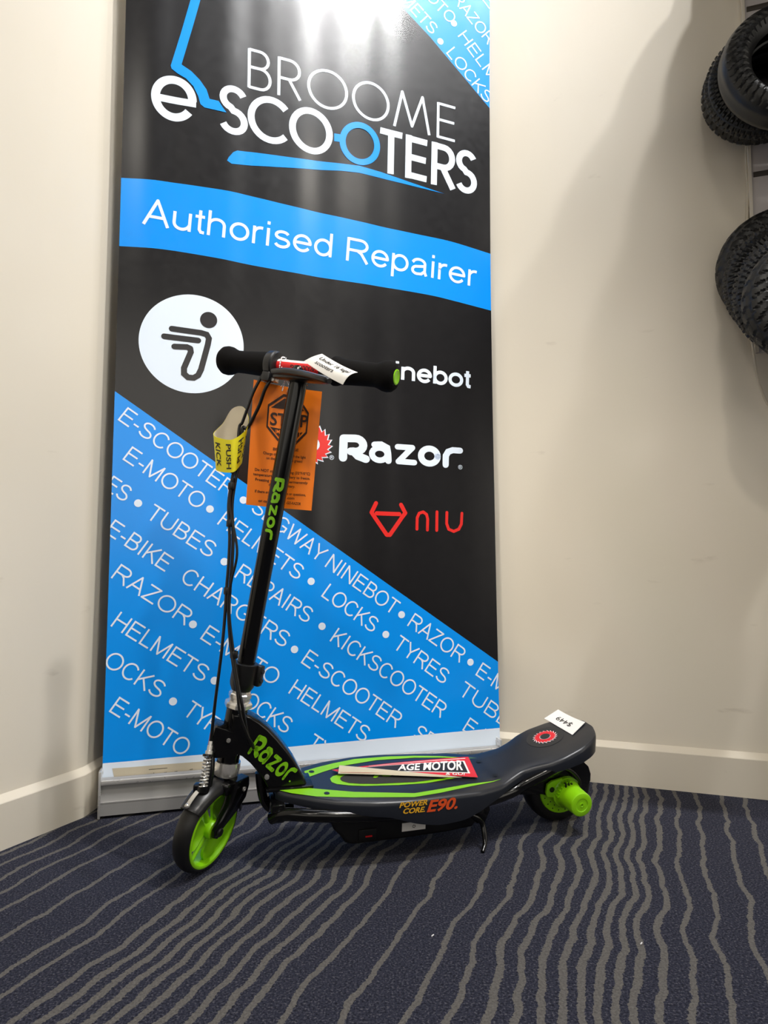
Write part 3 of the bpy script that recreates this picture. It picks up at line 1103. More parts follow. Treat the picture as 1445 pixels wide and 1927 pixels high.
# --- deck
ZT = smooth_tab([(0.095, 0.1265), (0.15, 0.125), (0.485, 0.115), (0.50, 0.1150), (0.515, 0.1195), (0.60, 0.1475), (0.72, 0.187)], 125, 2)
HW = smooth_tab([(0.095, 0.022), (0.10, 0.030), (0.132, 0.050), (0.154, 0.063), (0.19, 0.080), (0.216, 0.087), (0.253, 0.0955), (0.29, 0.099), (0.318, 0.099),
                 (0.37, 0.095), (0.45, 0.088), (0.49, 0.076), (0.52, 0.064), (0.548, 0.056), (0.572, 0.060), (0.60, 0.071), (0.625, 0.0745), (0.665, 0.070), (0.690, 0.060), (0.705, 0.050), (0.714, 0.040), (0.720, 0.022)], 250, 4)
SKT = smooth_tab([(0.095, 0.016), (0.20, 0.020), (0.28, 0.026), (0.33, 0.042), (0.37, 0.049), (0.42, 0.046), (0.46, 0.030), (0.50, 0.016), (0.56, 0.016), (0.62, 0.022), (0.68, 0.030), (0.72, 0.034)], 120, 4)
zt = lambda x: interp(ZT, x)
hw = lambda x: interp(HW, x)


def dk(px, py):
    H = 0.12
    for _ in range(14):
        p = at_plane(px, py, SO + SN * H, SN) - SO
        H = 0.5 * H + 0.5 * zt(p.dot(SD))
    return (p.dot(SD), p.dot(SL))


def DK(x, y, off):
    return W(x, y, zt(x) + off)


mb = MB()
rows = []
NS = 100
for i in range(NS + 1):
    t = i / NS
    x = 0.095 + 0.625 * t
    w, z, s = hw(x), zt(x), interp(SKT, x)
    pr = [(-w, -s), (-w, -0.008), (-w + 0.0015, -0.004), (-w + 0.004, -0.0012), (-w + 0.008, 0), (-0.5 * w, 0), (0, 0), (0.5 * w, 0), (w - 0.008, 0), (w - 0.004, -0.0012), (w - 0.0015, -0.004),
          (w, -0.008), (w, -s), (w - 0.004, -s), (w - 0.004, -0.010), (-w + 0.004, -0.010), (-w + 0.004, -s)]
    rows.append([W(x, y, z + dz) for y, dz in pr])
mb.grid(rows, 0, close_u=True)
mb.add(rows[0], [list(range(17))], 0)
mb.add(rows[-1], [list(range(17))], 0)
art = Art()
zE = lambda x, y: dk(480 + x / 4.817, 1380 + y / 4.817)
zF = lambda x, y: dk(750 + x / 3.803, 1320 + y / 3.803)
near_up = [zE(215, 517), zE(330, 503), zE(450, 495), zE(620, 510), zE(900, 533), zE(1445, 545), zF(300, 628), zF(500, 593), zF(735, 556)]
near_lo = [zF(500, 612), zF(300, 655), zE(1445, 580), zE(900, 583), zE(560, 575), zE(330, 545)]
art.poly(near_up + near_lo, 1)
far_up = [zE(445, 345), zE(560, 310), zE(700, 275), zE(900, 235), zE(1200, 212), zE(1445, 205), zF(300, 393), zF(560, 405)]
far_lo = [zF(300, 403), zE(1445, 223), zE(1100, 245), zE(800, 295), zE(620, 350), zE(465, 405)]
art.poly(far_up + far_lo, 1)
# inner loop (a long teardrop) and the grip patch inside it
loop_o = [zE(685, 428), zE(695, 445), zE(740, 462), zE(850, 474), zE(1000, 479), zE(1300, 471), zF(200, 586), zF(400, 551), zF(520, 520)]
loop_i = [zE(772, 422), zE(790, 438), zE(850, 454), zE(950, 461), zE(1100, 462), zE(1445, 446), zF(200, 570), zF(400, 540)]
cy = loop_o[0][1]
mir = lambda L: [(x, 2 * cy - y) for x, y in L]
outer = loop_o + mir(loop_o)[::-1][:-1]
inner = loop_i + [(x, 2 * cy - y) for x, y in loop_i][::-1][:-1]
art.poly(outer, 1, 1)
art.poly(inner, 2, 2)
o = V(dk(700, 1466))
put_razor(art, o, V(dk(840, 1452)) - o, V(dk(708, 1452)) - o, 1, 3)
# bolt heads
for p in (zE(512, 351), zE(650, 547), zF(572, 432), zF(690, 530)):
    art.disc(p, 0.005, 3, 2, seg=20)
# tail disc with the saw blade
c = V(zF(1047, 256))
rd = (V(zF(918, 300)) - V(zF(1175, 225))).length / 2
art.disc(tuple(c), rd, 2, 1, seg=48)
saw(art, c, rd * 0.68, rd * 0.24, 4, 2, 20, flip=-1)
saw(art, c, rd * 0.63, rd * 0.30, 5, 3, 20, flip=-1)
art.disc(tuple(c), rd * 0.27, 2, 4, seg=28)
art.fine(0.03).to(mb, DK, 0.0005)
deck = mb.build('deck', [M_DECK, M_GREENP, M_GRIP, M_BLACKPL, M_WHITE, M_RED], scooter, smooth=35, recalc=False)


def side_pt(x, z, off):
    return W(x, hw(x) + off, z)


mb = MB()
art = Art()


def sp(px, py):
    x = 0.35
    for _ in range(6):
        p = at_plane(px, py, SO + SL * hw(x), SL) - SO
        x = p.dot(SD)
    return (x, p.dot(SN))


a, b = sp(751, 1520), sp(804, 1513.5)
art.text('POWER', a, b, 0.0085, 0, bold=0.03, shear=0.3)
a, b = sp(757, 1531), sp(799, 1527)
art.text('CORE.', a, b, 0.0085, 0, bold=0.03, shear=0.3)
a, b = sp(803, 1527.5), sp(860, 1520.5)
art.text('E90.', a, b, 0.0190, 1, bold=0.03, shear=0.3)
art.to(mb, side_pt, 0.0006)
mb.build('model_decal', [M_DECALY, M_DECALO], deck, smooth=0, recalc=False)['label'] = 'amber and orange slanted lettering on the deck side'

# --- frame rails under the deck edge
for sgn in (1, -1):
    mb = MB()
    pts = spline([W(0.088, 0.035 * sgn, 0.085), W(0.11, 0.052 * sgn, 0.097), W(0.16, 0.074 * sgn, 0.1), W(0.25, 0.082 * sgn, 0.094), W(0.36, 0.080 * sgn, 0.09), W(0.45, 0.074 * sgn, 0.09),
                  W(0.52, 0.058 * sgn, 0.0935), W(0.555, 0.054 * sgn, 0.106), W(0.60, 0.061 * sgn, 0.128), W(0.655, 0.058 * sgn, 0.147), W(0.69, 0.045 * sgn, 0.157)], 8)
    mb.tube(pts, 0.0105, 14)
    mb.build('frame_rail', M_GLOSSK, scooter)
mb = MB()
mb.tube(spline([W(0.07, 0, 0.15), W(0.073, 0, 0.125), W(0.079, 0, 0.10), W(0.094, 0, 0.083), W(0.13, 0, 0.08)], 6), 0.008, 12)
mb.box(W(0.098, 0, 0.094), SD, SL, SN, 0.012, 0.045, 0.016, 0.004)
mb.build('front_brace', M_GLOSSK, scooter)

# --- battery box
mb = MB()
outl = [(0.165, 0.105), (0.172, 0.085), (0.185, 0.076), (0.193, 0.058), (0.205, 0.046), (0.214, 0.033), (0.226, 0.0285), (0.30, 0.0275), (0.40, 0.029), (0.452, 0.033), (0.463, 0.045), (0.472, 0.07), (0.498, 0.085), (0.50, 0.105)]
mb.prism(outl, lambda a, b, c: W(a, c, b), -0.052, 0.052, 0, 0.007, 3)
bat = mb.build('battery_box', M_BLACKPL, scooter, smooth=35)
mb = MB()
mb.box(W(0.252, 0.0525, 0.045), SD, SL, SN, 0.016, 0.0018, 0.010, 0.001)
sw = mb.build('charge_port', M_BLACKPL, bat)
mb = MB()
mb.box(W(0.254, 0.0547, 0.043), SD, SL, SN, 0.006, 0.0008, 0.0012)
mb.build('port_mark', M_REDST, bat, smooth=0)
for (x, z, a, b) in ((0.337, 0.050, 0.022, 0.0075), (0.305, 0.070, 0.014, 0.004)):
    mb = MB()
    mb.box(W(x, 0.0527, z), SD, SL, SN, a, 0.0005, b)
    if a > 0.02:
        art = Art()
        for k in range(3):
            an = math.radians(90 + 120 * k)
            an2 = math.radians(90 + 120 * (k + 1) - 25)
            art.stroke([(x + 0.003 * math.cos(an), z + 0.003 * math.sin(an)), (x + 0.003 * math.cos(an2), z + 0.003 * math.sin(an2))], 0.0011, 1, 1, caps=False)
        art.to(mb, lambda p, q, o: W(p, 0.0533 + o, q), 0.0003)
    mb.build('warning_label', [M_PAPER, M_INK], bat, smooth=0, recalc=False)

# --- rear wheel carrier plates and tail support
mb = MB()
for sgn in (1, -1):
    mb.prism([(0.545, 0.086), (0.585, 0.118), (0.64, 0.134), (0.672, 0.1335), (0.690, 0.127), (0.703, 0.115), (0.709, 0.100), (0.709, 0.086), (0.703, 0.074), (0.690, 0.066), (0.668, 0.061), (0.632, 0.058), (0.604, 0.070), (0.555, 0.074)],
             lambda a, b, c, s=sgn: W(a, c * s, b), 0.030, 0.034, 0, 0.001)
    mb.tube(spline([W(0.60, 0.032 * sgn, 0.105), W(0.635, 0.034 * sgn, 0.132), W(0.665, 0.034 * sgn, 0.146)], 6), 0.006, 10)
mb.build('rear_fork', M_GLOSSK, scooter)
mb = MB()
mb.tube(spline([W(0.565, 0.042, 0.112), W(0.60, 0.050, 0.127), W(0.64, 0.052, 0.125), W(0.668, 0.048, 0.105), W(0.676, 0.046, 0.085), W(0.655, 0.042, 0.072)], 8), 0.0032, 10)
mb.build('motor_cable', M_CABLE, scooter)

# --- rear wheel
rw = bpy.data.objects.new('rear_wheel', None)
COL.objects.link(rw)
rw.parent = scooter
mb = MB()
R_ = 0.0695
prof = [(0.048, -0.022), (0.058, -0.0235), (0.064, -0.020), (0.0685, -0.012), (R_, 0), (0.0685, 0.012), (0.064, 0.020), (0.058, 0.0235), (0.048, 0.022)]
mb.lathe(RHUB, SL, prof, 48, 0, close=True)
mb.build('tire', M_TYRE, rw, smooth=50)
mb = MB()
mb.lathe(RHUB, SL, [(0.0, -0.024), (0.046, -0.024), (0.049, -0.02), (0.049, 0.020), (0.047, 0.0245), (0.043, 0.0255), (0.0, 0.0255)], 44)
for k in range(18):
    a = 2 * PI * k / 18
    for rr_ in (0.034, 0.041):
        p = RHUB + SL * 0.0255 + (SD * math.cos(a) + SN * math.sin(a)) * rr_
        mb.lathe(p, SL, [(0.0012, 0.0), (0.0012, 0.0006), (0.0, 0.0006)], 8, 1)
mb.build('hub', [M_GREEN, M_BLACKPL], rw, smooth=40)
# motor cover
mc = MB()
c = RHUB + SL * 0.0355
mc.lathe(c, SL, [(0.030, -0.002), (0.030, 0.006), (0.028, 0.008), (0.0265, 0.010), (0.0255, 0.014), (0.0235, 0.020), (0.0225, 0.052), (0.0215, 0.0545), (0.019, 0.0555), (0.0125, 0.0555), (0.0118, 0.0548), (0.0, 0.0548)], 40)
mc.lathe(c + SL * 0.0548, SL, [(0.0042, 0), (0.0042, 0.0008), (0.0026, 0.0008), (0.0022, 0.0), (0.0, 0.0)], 18)
mc.prism([(-0.046, 0.004), (-0.044, 0.020), (-0.034, 0.026), (-0.012, 0.030), (-0.010, -0.016), (-0.030, -0.006), (-0.043, -0.004)],
         lambda a, b, d: c + SD * a + SN * b + SL * d, 0.0, 0.006, 0, 0.0012)
for k in range(7):
    a = math.radians(95 + k * 14)
    p = c + SL * 0.012 + (SD * math.cos(a) + SN * math.sin(a)) * 0.0265
    mc.box(p, SL, V((SN * math.cos(a) - SD * math.sin(a))), (SD * math.cos(a) + SN * math.sin(a)), 0.006, 0.0014, 0.002)
mco = mc.build('motor_cover', M_GREEN, scooter, smooth=35)
mb = MB()
mb.lathe(c + SD * -0.034 + SN * 0.010 + SL * 0.0062, SL, [(0.0052, 0), (0.0052, 0.0005), (0, 0.0005)], 20)
for k in range(3):
    mb.box(c + SD * (-0.013 + k * 0.006) + SN * 0.0215 + SL * 0.018, SD, SN, SL, 0.0012, 0.0042, 0.004)
mb.build('cover_slot', M_BLACKPL, mco, smooth=30)
mb = MB()
mb.lathe(RHUB + SL * 0.026, SL, [(0.0, 0.0), (0.012, 0.0), (0.012, 0.010), (0.0, 0.010)], 20)
mb.build('axle_nut', M_STEEL, scooter)
mb = MB()
mb.lathe(RHUB - SL * 0.036, SL, [(0.0, 0.0), (0.007, 0.0), (0.007, 0.012), (0.0, 0.012)], 20)
mb.build('axle_nut', M_STEEL, scooter)

# --- kickstand
ks = MB()
ks.prism([(0.425, 0.092), (0.475, 0.092), (0.478, 0.070), (0.468, 0.046), (0.452, 0.048), (0.442, 0.064), (0.428, 0.078)], lambda a, b, c_: W(a, c_, b), 0.045, 0.068, 0, 0.003)
for sx, sz in ((0.438, 0.066), (0.458, 0.072)):
    ks.lathe(W(sx, 0.068, sz), SL, [(0.0055, 0), (0.005, 0.004), (0.0, 0.005)], 12, 1)
kso = ks.build('kickstand_bracket', [M_GLOSSK, M_BLACKPL], scooter, smooth=40)
mb = MB()
foot = at_z(908, 1603, 0.003)
pts = spline([W(0.440, 0.070, 0.066), W(0.452, 0.071, 0.060), W(0.462, 0.072, 0.046), (W(0.470, 0.074, 0.034) + foot) / 2, foot], 6)
mb.tube(pts, [0.0048] * (len(pts) - 8) + [0.0046 - 0.0002 * i for i in range(8)], 12)
mb.build('kickstand', M_GLOSSK, scooter)

# --- curved neck with lettering
neck = MB()
up_ = [(0.020, 0.262), (0.034, 0.262), (0.050, 0.256), (0.066, 0.246), (0.082, 0.232), (0.098, 0.214), (0.114, 0.193), (0.128, 0.172), (0.140, 0.151), (0.149, 0.132), (0.152, 0.121)]
lo_ = [(0.084, 0.121), (0.080, 0.132), (0.073, 0.145), (0.063, 0.160), (0.052, 0.174), (0.038, 0.187), (0.018, 0.197)]
neck.prism(up_ + lo_, lambda a, b, c_: W(a, c_, b), -0.021, 0.021, 0, 0.0075, 4)
art = Art()


def np_(px, py):
    p = at_plane(px, py, SO + SL * 0.021, SL) - SO
    return (p.dot(SD), p.dot(SN))


# wordmark follows the bend
cl = [np_(*p) for p in ((473, 1402), (490, 1411), (506, 1426), (522, 1440), (537, 1451), (553, 1461))]
cl = [(a_, b_) for a_, b_ in cl]


def cen(t):
    f = t * (len(cl) - 1)
    i = min(int(f), len(cl) - 2)
    k = f - i
    return V(cl[i]) * (1 - k) + V(cl[i + 1]) * k


for pts, w_ in razor_word():
    tmp = Art()
    tmp.stroke(pts, w_ * 0.86, 0)
    for q, _, _ in tmp.p:
        out = []
        for x, y in q:
            t = x / 4.3
            p = cen(min(max(t, 0), 1))
            d = (cen(min(t + 0.08, 1)) - cen(max(t - 0.08, 0))).normalized()
            if d.x < 0:
                d = -d
            nn = V((-d.y, d.x))
            hh = 0.041 - 0.003 * t
            r = p + nn * ((y - 0.42) * hh)
            out.append((r.x, r.y))
        art.quads([out], 1)
e_ = np_(545, 1470)
art.disc(e_, 0.0016, 1, seg=10)
art.to(neck, lambda a, b, o_: W(a, 0.021 + o_, b), 0.0004)
no = neck.build('neck', [M_GLOSSK, M_GREENP], scooter, smooth=40, recalc=False)
mb = MB()
mb.box(W(0.120, 0, 0.1265), SD, SL, SN, 0.040, 0.026, 0.0025, 0.001)
mb.build('neck_flange', M_GLOSSK, no)
mb = MB()
mb.lathe(W(0.080, 0.021, 0.150), SL, [(0.0045, -0.001), (0.004, 0.003), (0, 0.0035)], 12)
mb.build('neck_bolt', M_STEEL, no)

# --- head tube, headset, badge bracket
mb = MB()
mb.lathe(A(0, 0, 0.098), SS, [(0.0, 0), (0.0185, 0), (0.0185, 0.105), (0.0, 0.105)], 32)
ht = mb.build('head_tube', M_GLOSSK, scooter)
mb = MB()
mb.lathe(A(0, 0, 0.080), SS, [(0.0, 0), (0.019, 0.0), (0.0215, 0.003), (0.0225, 0.014), (0.0215, 0.024), (0.0, 0.024)], 32)
mb.build('lower_headset', M_CHROME, scooter)
mb = MB()
mb.lathe(A(0, 0, 0.196), SS, [(0.0, 0), (0.021, 0.0), (0.0235, 0.002), (0.0235, 0.008), (0.0215, 0.011), (0.018, 0.012), (0.018, 0.017), (0.0195, 0.018), (0.0195, 0.024), (0.017, 0.026), (0.016, 0.036), (0, 0.036)], 8, 0)
mb.build('upper_headset', M_CHROME, scooter, smooth=20)
mb = MB()
fw_ = -SD
# wedge-shaped badge holder on the front of the head tube
bc = A(0, 0, 0.138)
SLn = SL
FX = (SS.cross(SL)).normalized()
if FX.dot(fw_) < 0:
    FX = -FX
mb.prism([(0.0, -0.022), (0.034, -0.026), (0.036, -0.022), (0.034, 0.026), (0.030, 0.030), (0.0, 0.022), (-0.012, 0.018), (-0.012, -0.018)],
         lambda a_, b_, d_: bc + FX * a_ + SS * b_ + SL * d_, -0.021, 0.021, 0, 0.004, 2)
bo = mb.build('badge_bracket', M_GLOSSK, scooter)
mb = MB()
mb.box(bc + FX * 0.0358, SL, SS, FX, 0.016, 0.021, 0.0006)
mb.box(bc + FX * 0.0366, SL, SS, FX, 0.010, 0.013, 0.0004, mi=1)
mb.build('badge', [M_PAPER, M_REDST], bo, smooth=0)
mb = MB()
mb.lathe(bc + FX * 0.008 + SS * 0.008 + SL * 0.021, SL, [(0.0038, -0.001), (0.0034, 0.002), (0, 0.0025)], 12)
mb.build('bracket_screw', M_STEEL, bo)

# --- stem clamp, steering tube
mb = MB()
mb.lathe(A(0, 0, 0.226), SS, [(0.0, 0), (0.0165, 0), (0.0205, 0.008), (0.0215, 0.014), (0.0215, 0.046), (0.0195, 0.047), (0.0, 0.047)], 32)
mb.box(A(0.020, 0.012, 0.254), SB, SK, SS, 0.008, 0.007, 0.018, 0.003)
cl_ = mb.build('stem_clamp', M_BLACKPL, scooter)
mb = MB()
mb.lathe(A(0.028, 0.012, 0.262), SB, [(0.004, -0.002), (0.004, 0.002), (0, 0.002)], 12)
mb.lathe(A(0.028, 0.012, 0.246), SB, [(0.004, -0.002), (0.004, 0.002), (0, 0.002)], 12)
mb.build('clamp_bolt', M_BLACKPL, cl_)
mb = MB()
TR = 0.0152
mb.lathe(A(0, 0, 0.262), SS, [(0.0, 0), (TR, 0), (TR, 0.505), (0.0, 0.505)], 40)
art = Art()
# wordmark runs down the tube, wrapped round it: angle from the viewer-facing side
vx = (V((0, -1, 0)) - SS * V((0, -1, 0)).dot(SS)).normalized()
vy = SS.cross(vx)
L0, L1 = 0.592, 0.485
o2 = V((0, L0))
put_razor(art, V((-0.008, L0)), V((0.0, L1 - L0)), V((0.0185, 0)), 1)
# finer pieces for the curved wrap
for q, mi, lay in art.fine(0.004).p:
    mb.add([A(0, 0, y) + (vx * math.cos((x + 0.001) / TR - 0.02) + vy * math.sin((x + 0.001) / TR - 0.02)) * (TR + 0.0004) for x, y in q], [list(range(len(q)))], 1)
mb.build('steering_tube', [M_GLOSSK, M_GREENP], scooter, smooth=40, recalc=False)

# --- handlebar, grips, levers
BC = A(0.006, 0, 0.782)           # bar centre


def Hb(b, k, s):
    return BC + SB * b + SK * k + SS * s


mb = MB()
mb.tube([Hb(-0.165, 0, 0), Hb(0.165, 0, 0)], 0.0112, 24)
mb.lathe(A(0, 0, 0.755), SS, [(0.0, 0.0), (0.0165, 0.0), (0.0165, 0.020), (0.013, 0.028), (0, 0.028)], 28)
hbo = mb.build('handlebar', M_GLOSSK, scooter)
# warning sticker wrapped on the bar
mb = MB()
fr = (-SK)
for (a0, a1, mi) in ((-50, 28, 0), (28, 75, 1)):
    rows = [[Hb(b, 0, 0) + (fr * math.cos(math.radians(a)) + SS * math.sin(math.radians(a))) * 0.0116 for a in range(a0, a1 + 1, 6)] for b in (-0.056, 0.05)]
    mb.grid(rows, mi)
art = Art()
art.text('WARNING', (0.030, 0.0), (-0.020, 0.0), 0.0072, 2, bold=0.02)
art.text('▲', (0.040, 0.0), (0.033, 0.0), 0.006, 2) if False else None
art.poly([(0.040, 0.0), (0.032, 0.0), (0.036, -0.007)], 2)
art.text('keep hands clear of moving parts', (0.038, 0.0105), (-0.030, 0.0105), 0.0022, 2) if False else None
art.stroke([(-0.03, 0.0110), (0.04, 0.0110)], 0.0009, 2, caps=False)
art.to(mb, lambda x, y, o_: Hb(x, 0, 0) + (fr * math.cos((y + 0.001) / 0.0116) + SS * math.sin((y + 0.001) / 0.0116)) * (0.0116 + o_), 0.0003)
mb.build('warning_sticker', [M_REDST, M_PAPER, M_INK], hbo, smooth=60, recalc=False)['label'] = 'red and white warning sticker round the bar'


def grip(sgn):
    g = MB()
    prof = [(0.0, 0.171), (0.012, 0.171), (0.020, 0.169), (0.0245, 0.163), (0.0255, 0.156), (0.0245, 0.149), (0.0215, 0.142), (0.0195, 0.136), (0.0195, 0.120), (0.0205, 0.095), (0.0215, 0.078), (0.0208, 0.068), (0.011, 0.066)]
    if sgn > 0:
        prof = [(r, h) for r, h in prof[:-2]] + [(0.0215, 0.072), (0.0240, 0.066), (0.0245, 0.060), (0.022, 0.056), (0.011, 0.055)]
    g.lathe(BC, SB * sgn, prof, 36)
    o_ = g.build('grip', M_FOAM, scooter, smooth=60)
    c_ = MB()
    c_.lathe(BC + SB * sgn * 0.170, SB * sgn, [(0.0125, -0.002), (0.0125, 0.0015), (0.0105, 0.0022), (0.0095, 0.0018), (0.0, 0.0018)], 28)
    c_.build('end_cap', M_GREEN, o_)
    return o_


grip(-1)
grip(1)
# throttle ring at the inner end of the image-left grip
mb = MB()
mb.lathe(Hb(-0.068, 0, 0), SB, [(0.0115, 0.0), (0.0235, 0.0), (0.0245, 0.002), (0.0245, 0.012), (0.0225, 0.014), (0.0225, 0.017), (0.0165, 0.019), (0.0115, 0.019)], 32, close=True)
mb.box(Hb(-0.060, -0.012, -0.024), SB, SK, SS, 0.008, 0.009, 0.008, 0.002)
th_ = mb.build('throttle_clamp', M_DARKPL, scooter)
mb = MB()
mb.box(Hb(-0.050, -0.006, -0.0245), SB, SK, SS, 0.004, 0.008, 0.006, 0.001)
mb.build('clamp_nut', M_STEEL, th_)
# brake lever body and blade in front of the bar
mb = MB()
mb.lathe(Hb(0.036, 0, 0), SB, [(0.0115, 0.0), (0.0155, 0.0), (0.0165, 0.002), (0.0165, 0.024), (0.0115, 0.026)], 28, close=True)
mb.prism([(-0.052, -0.014), (-0.040, -0.026), (0.0, -0.034), (0.035, -0.036), (0.062, -0.030), (0.066, -0.018), (0.052, -0.008), (0.02, -0.004), (-0.03, -0.006)],
         lambda a_, b_, d_: Hb(a_, b_, -0.020 + d_), -0.006, 0.006, 0, 0.003, 2)
lb = mb.build('brake_lever_body', M_DARKPL, scooter)
mb = MB()
lv = spline([Hb(-0.042, -0.020, -0.016), Hb(-0.01, -0.034, -0.016), Hb(0.03, -0.046, -0.020), Hb(0.062, -0.060, -0.026), Hb(0.092, -0.070, -0.032)], 8)
rows = []
for i, p in enumerate(lv):
    t = (lv[min(i + 1, len(lv) - 1)] - lv[max(i - 1, 0)]).normalized()
    sd = t.cross(SS).normalized()
    u2 = sd.cross(t)
    k = 1 - 0.15 * i / len(lv)
    if i >= len(lv) - 2:
        k *= 0.93 if i == len(lv) - 2 else 0.7
    rows.append([p + sd * (math.cos(2 * PI * j / 14) * 0.0095 * k) + u2 * (math.sin(2 * PI * j / 14) * 0.0062 * k) for j in range(14)])
mb.grid(rows, 0, close_u=True)
mb.add(rows[-1], [list(range(14))])
mb.add(rows[0], [list(range(14))])
LEVER = lv
mb.build('brake_lever', M_DARKPL, scooter, smooth=50)

# --- front fork, wheel, fender, brake


def F(b, k, s):
    return HUB + SB * b + SK * k + SS * s


mb = MB()
mb.box(A(0, 0, 0.068), SB, SK, SS, 0.026, 0.016, 0.010, 0.004)
mb.box(A(0.004, -0.018, 0.068), SB, SK, SS, 0.024, 0.012, 0.009, 0.003)
mb.build('fork_crown', M_GLOSSK, scooter)
for sgn in (1, -1):
    mb = MB()
    pts2 = [(0.047, 0.082), (0.052, 0.068), (0.050, 0.046), (0.040, 0.026), (0.022, 0.010), (0.012, 0.001), (0.008, -0.009), (0.0, -0.0125), (-0.009, -0.008), (-0.0115, 0.004), (-0.002, 0.022), (0.008, 0.045), (0.012, 0.066), (0.014, 0.082)]
    mb.prism(pts2, lambda a_, b_, d_, s_=sgn: F(s_ * (d_ + (0.011 * max(0.0, min(1.0, b_ / 0.05)) if d_ > 0.0215 else 0.0)), a_, b_), 0.0175, 0.0255, 0, 0.0025, 2)
    leg = mb.build('fork_leg', M_GLOSSK, scooter, smooth=35)
    mb = MB()
    mb.lathe(F(sgn * 0.0255, 0, 0), SB * sgn, [(0.0075, -0.001), (0.0075, 0.003), (0.006, 0.0045), (0, 0.005)], 16)
    mb.build('axle_nut', M_BLACKPL, leg)
    mb = MB()
    mb.lathe(F(sgn * 0.0365, 0.036, 0.064), SB * sgn, [(0.0040, -0.002), (0.0038, 0.0015), (0.0018, 0.0016), (0.0015, 0.0008), (0, 0.0008)], 14)
    mb.build('pinch_bolt', M_STEEL, leg)
fwh = bpy.data.objects.new('front_wheel', None)
COL.objects.link(fwh)
fwh.parent = scooter
mb = MB()
RF = 0.0705
prof = [(0.0605, -0.0155), (0.0625, -0.0165), (0.066, -0.0135), (0.0690, -0.0075), (RF, 0), (0.0690, 0.0075), (0.066, 0.0135), (0.0625, 0.0165), (0.0605, 0.0155)]
mb.lathe(HUB, SB, prof, 64, 0, close=True)
mb.build('tire', M_TYRE, fwh, smooth=60)
mb = MB()
# rim ring, hub and five dished spokes
mb.lathe(HUB, SB, [(0.0607, -0.0165), (0.0607, 0.0165), (0.0585, 0.0175), (0.0555, 0.0165), (0.0535, 0.010), (0.0530, 0.0), (0.0535, -0.010), (0.0555, -0.0165), (0.0585, -0.0175)], 64, close=True)
mb.lathe(HUB, SB, [(0.0, -0.016), (0.014, -0.016), (0.0155, -0.013), (0.0155, 0.013), (0.014, 0.016), (0.0, 0.016)], 28)
for k in range(3):
    a0 = math.radians(57 + 120 * k)
    # a wide leaf-shaped blade with a raised border
    rows = []
    for i in range(13):
        r = 0.012 + (0.0545 - 0.012) * i / 12
        hwid = math.radians(38) * (0.55 + 0.45 * math.sin(PI * min(1, i / 12 * 0.9)))
        row = []
        for j in range(11):
            a = a0 + hwid * (j / 5 - 1)
            dish = 0.0075 - 0.0060 * (1 - abs(j / 5 - 1) ** 4) * math.sin(PI * min(1, max(0, (i - 1.5) / 9.0)))
            row.append(HUB + (SK * math.cos(a) + SS * math.sin(a)) * r + SB * dish)
        rows.append(row)
    mb.grid(rows, 0)
    rows2 = [[p - SB * (0.005 + 0.0) for p in r_] for r_ in rows]
    mb.grid(rows2, 0)
    for edge_i in (0, 10):
        mb.grid([[r_[edge_i] for r_ in rows], [r_[edge_i] for r_ in rows2]], 0)
    for m_ in (a0 + math.radians(60),):
        mb.tube([HUB + (SK * math.cos(m_) + SS * math.sin(m_)) * 0.013 + SB * 0.004, HUB + (SK * math.cos(m_) + SS * math.sin(m_)) * 0.055 + SB * 0.002], [0.005, 0.0035], 10)
mb.build('rim', M_GREEN, fwh, smooth=50)
# fender
mb = MB()
rows = []
for i in range(41):
    a = math.radians(141 - (141 - 8) * i / 40)
    e = abs(i / 40 - 0.5) * 2
    wd = 0.0215 * (1 - 0.10 * e ** 4)
    row = []
    for j in range(15):
        ph = math.radians(-90 + 180 * j / 14)
        rr2 = 0.064 + 0.0155 * math.cos(ph) ** 0.75 + (0.0015 if i < 2 or i > 38 else 0)
        row.append(HUB + (SK * math.cos(a) + SS * math.sin(a)) * rr2 + SB * (math.sin(ph) * wd))
    rows.append(row)
mb.grid(rows, 0)
rows_in = [[HUB + (p - HUB) * 0.975 for p in r_] for r_ in rows]
mb.grid(rows_in, 0)
mb.grid([rows[0], rows_in[0]], 0)
mb.grid([rows[-1], rows_in[-1]], 0)
mb.grid([[r_[0] for r_ in rows], [r_[0] for r_ in rows_in]], 0)
mb.grid([[r_[-1] for r_ in rows], [r_[-1] for r_ in rows_in]], 0)
fen = mb.build('front_fender', M_DARKPL, scooter, smooth=60)
mb = MB()
pa = [F(-0.002, math.cos(math.radians(a)) * 0.0825, math.sin(math.radians(a)) * 0.0825) for a in (138, 132, 126, 120, 114, 108)]
rows = [[p - SB * 0.0035, p + SB * 0.0035] for p in pa]
mb.grid(rows)
mb.grid([[q + (q - HUB).normalized() * 0.001 for q in r_] for r_ in rows])
mb.ball(pa[0] + (pa[0] - HUB).normalized() * 0.001, 0.0042)
mb.build('fender_strap', M_STEEL, fen, smooth=50)
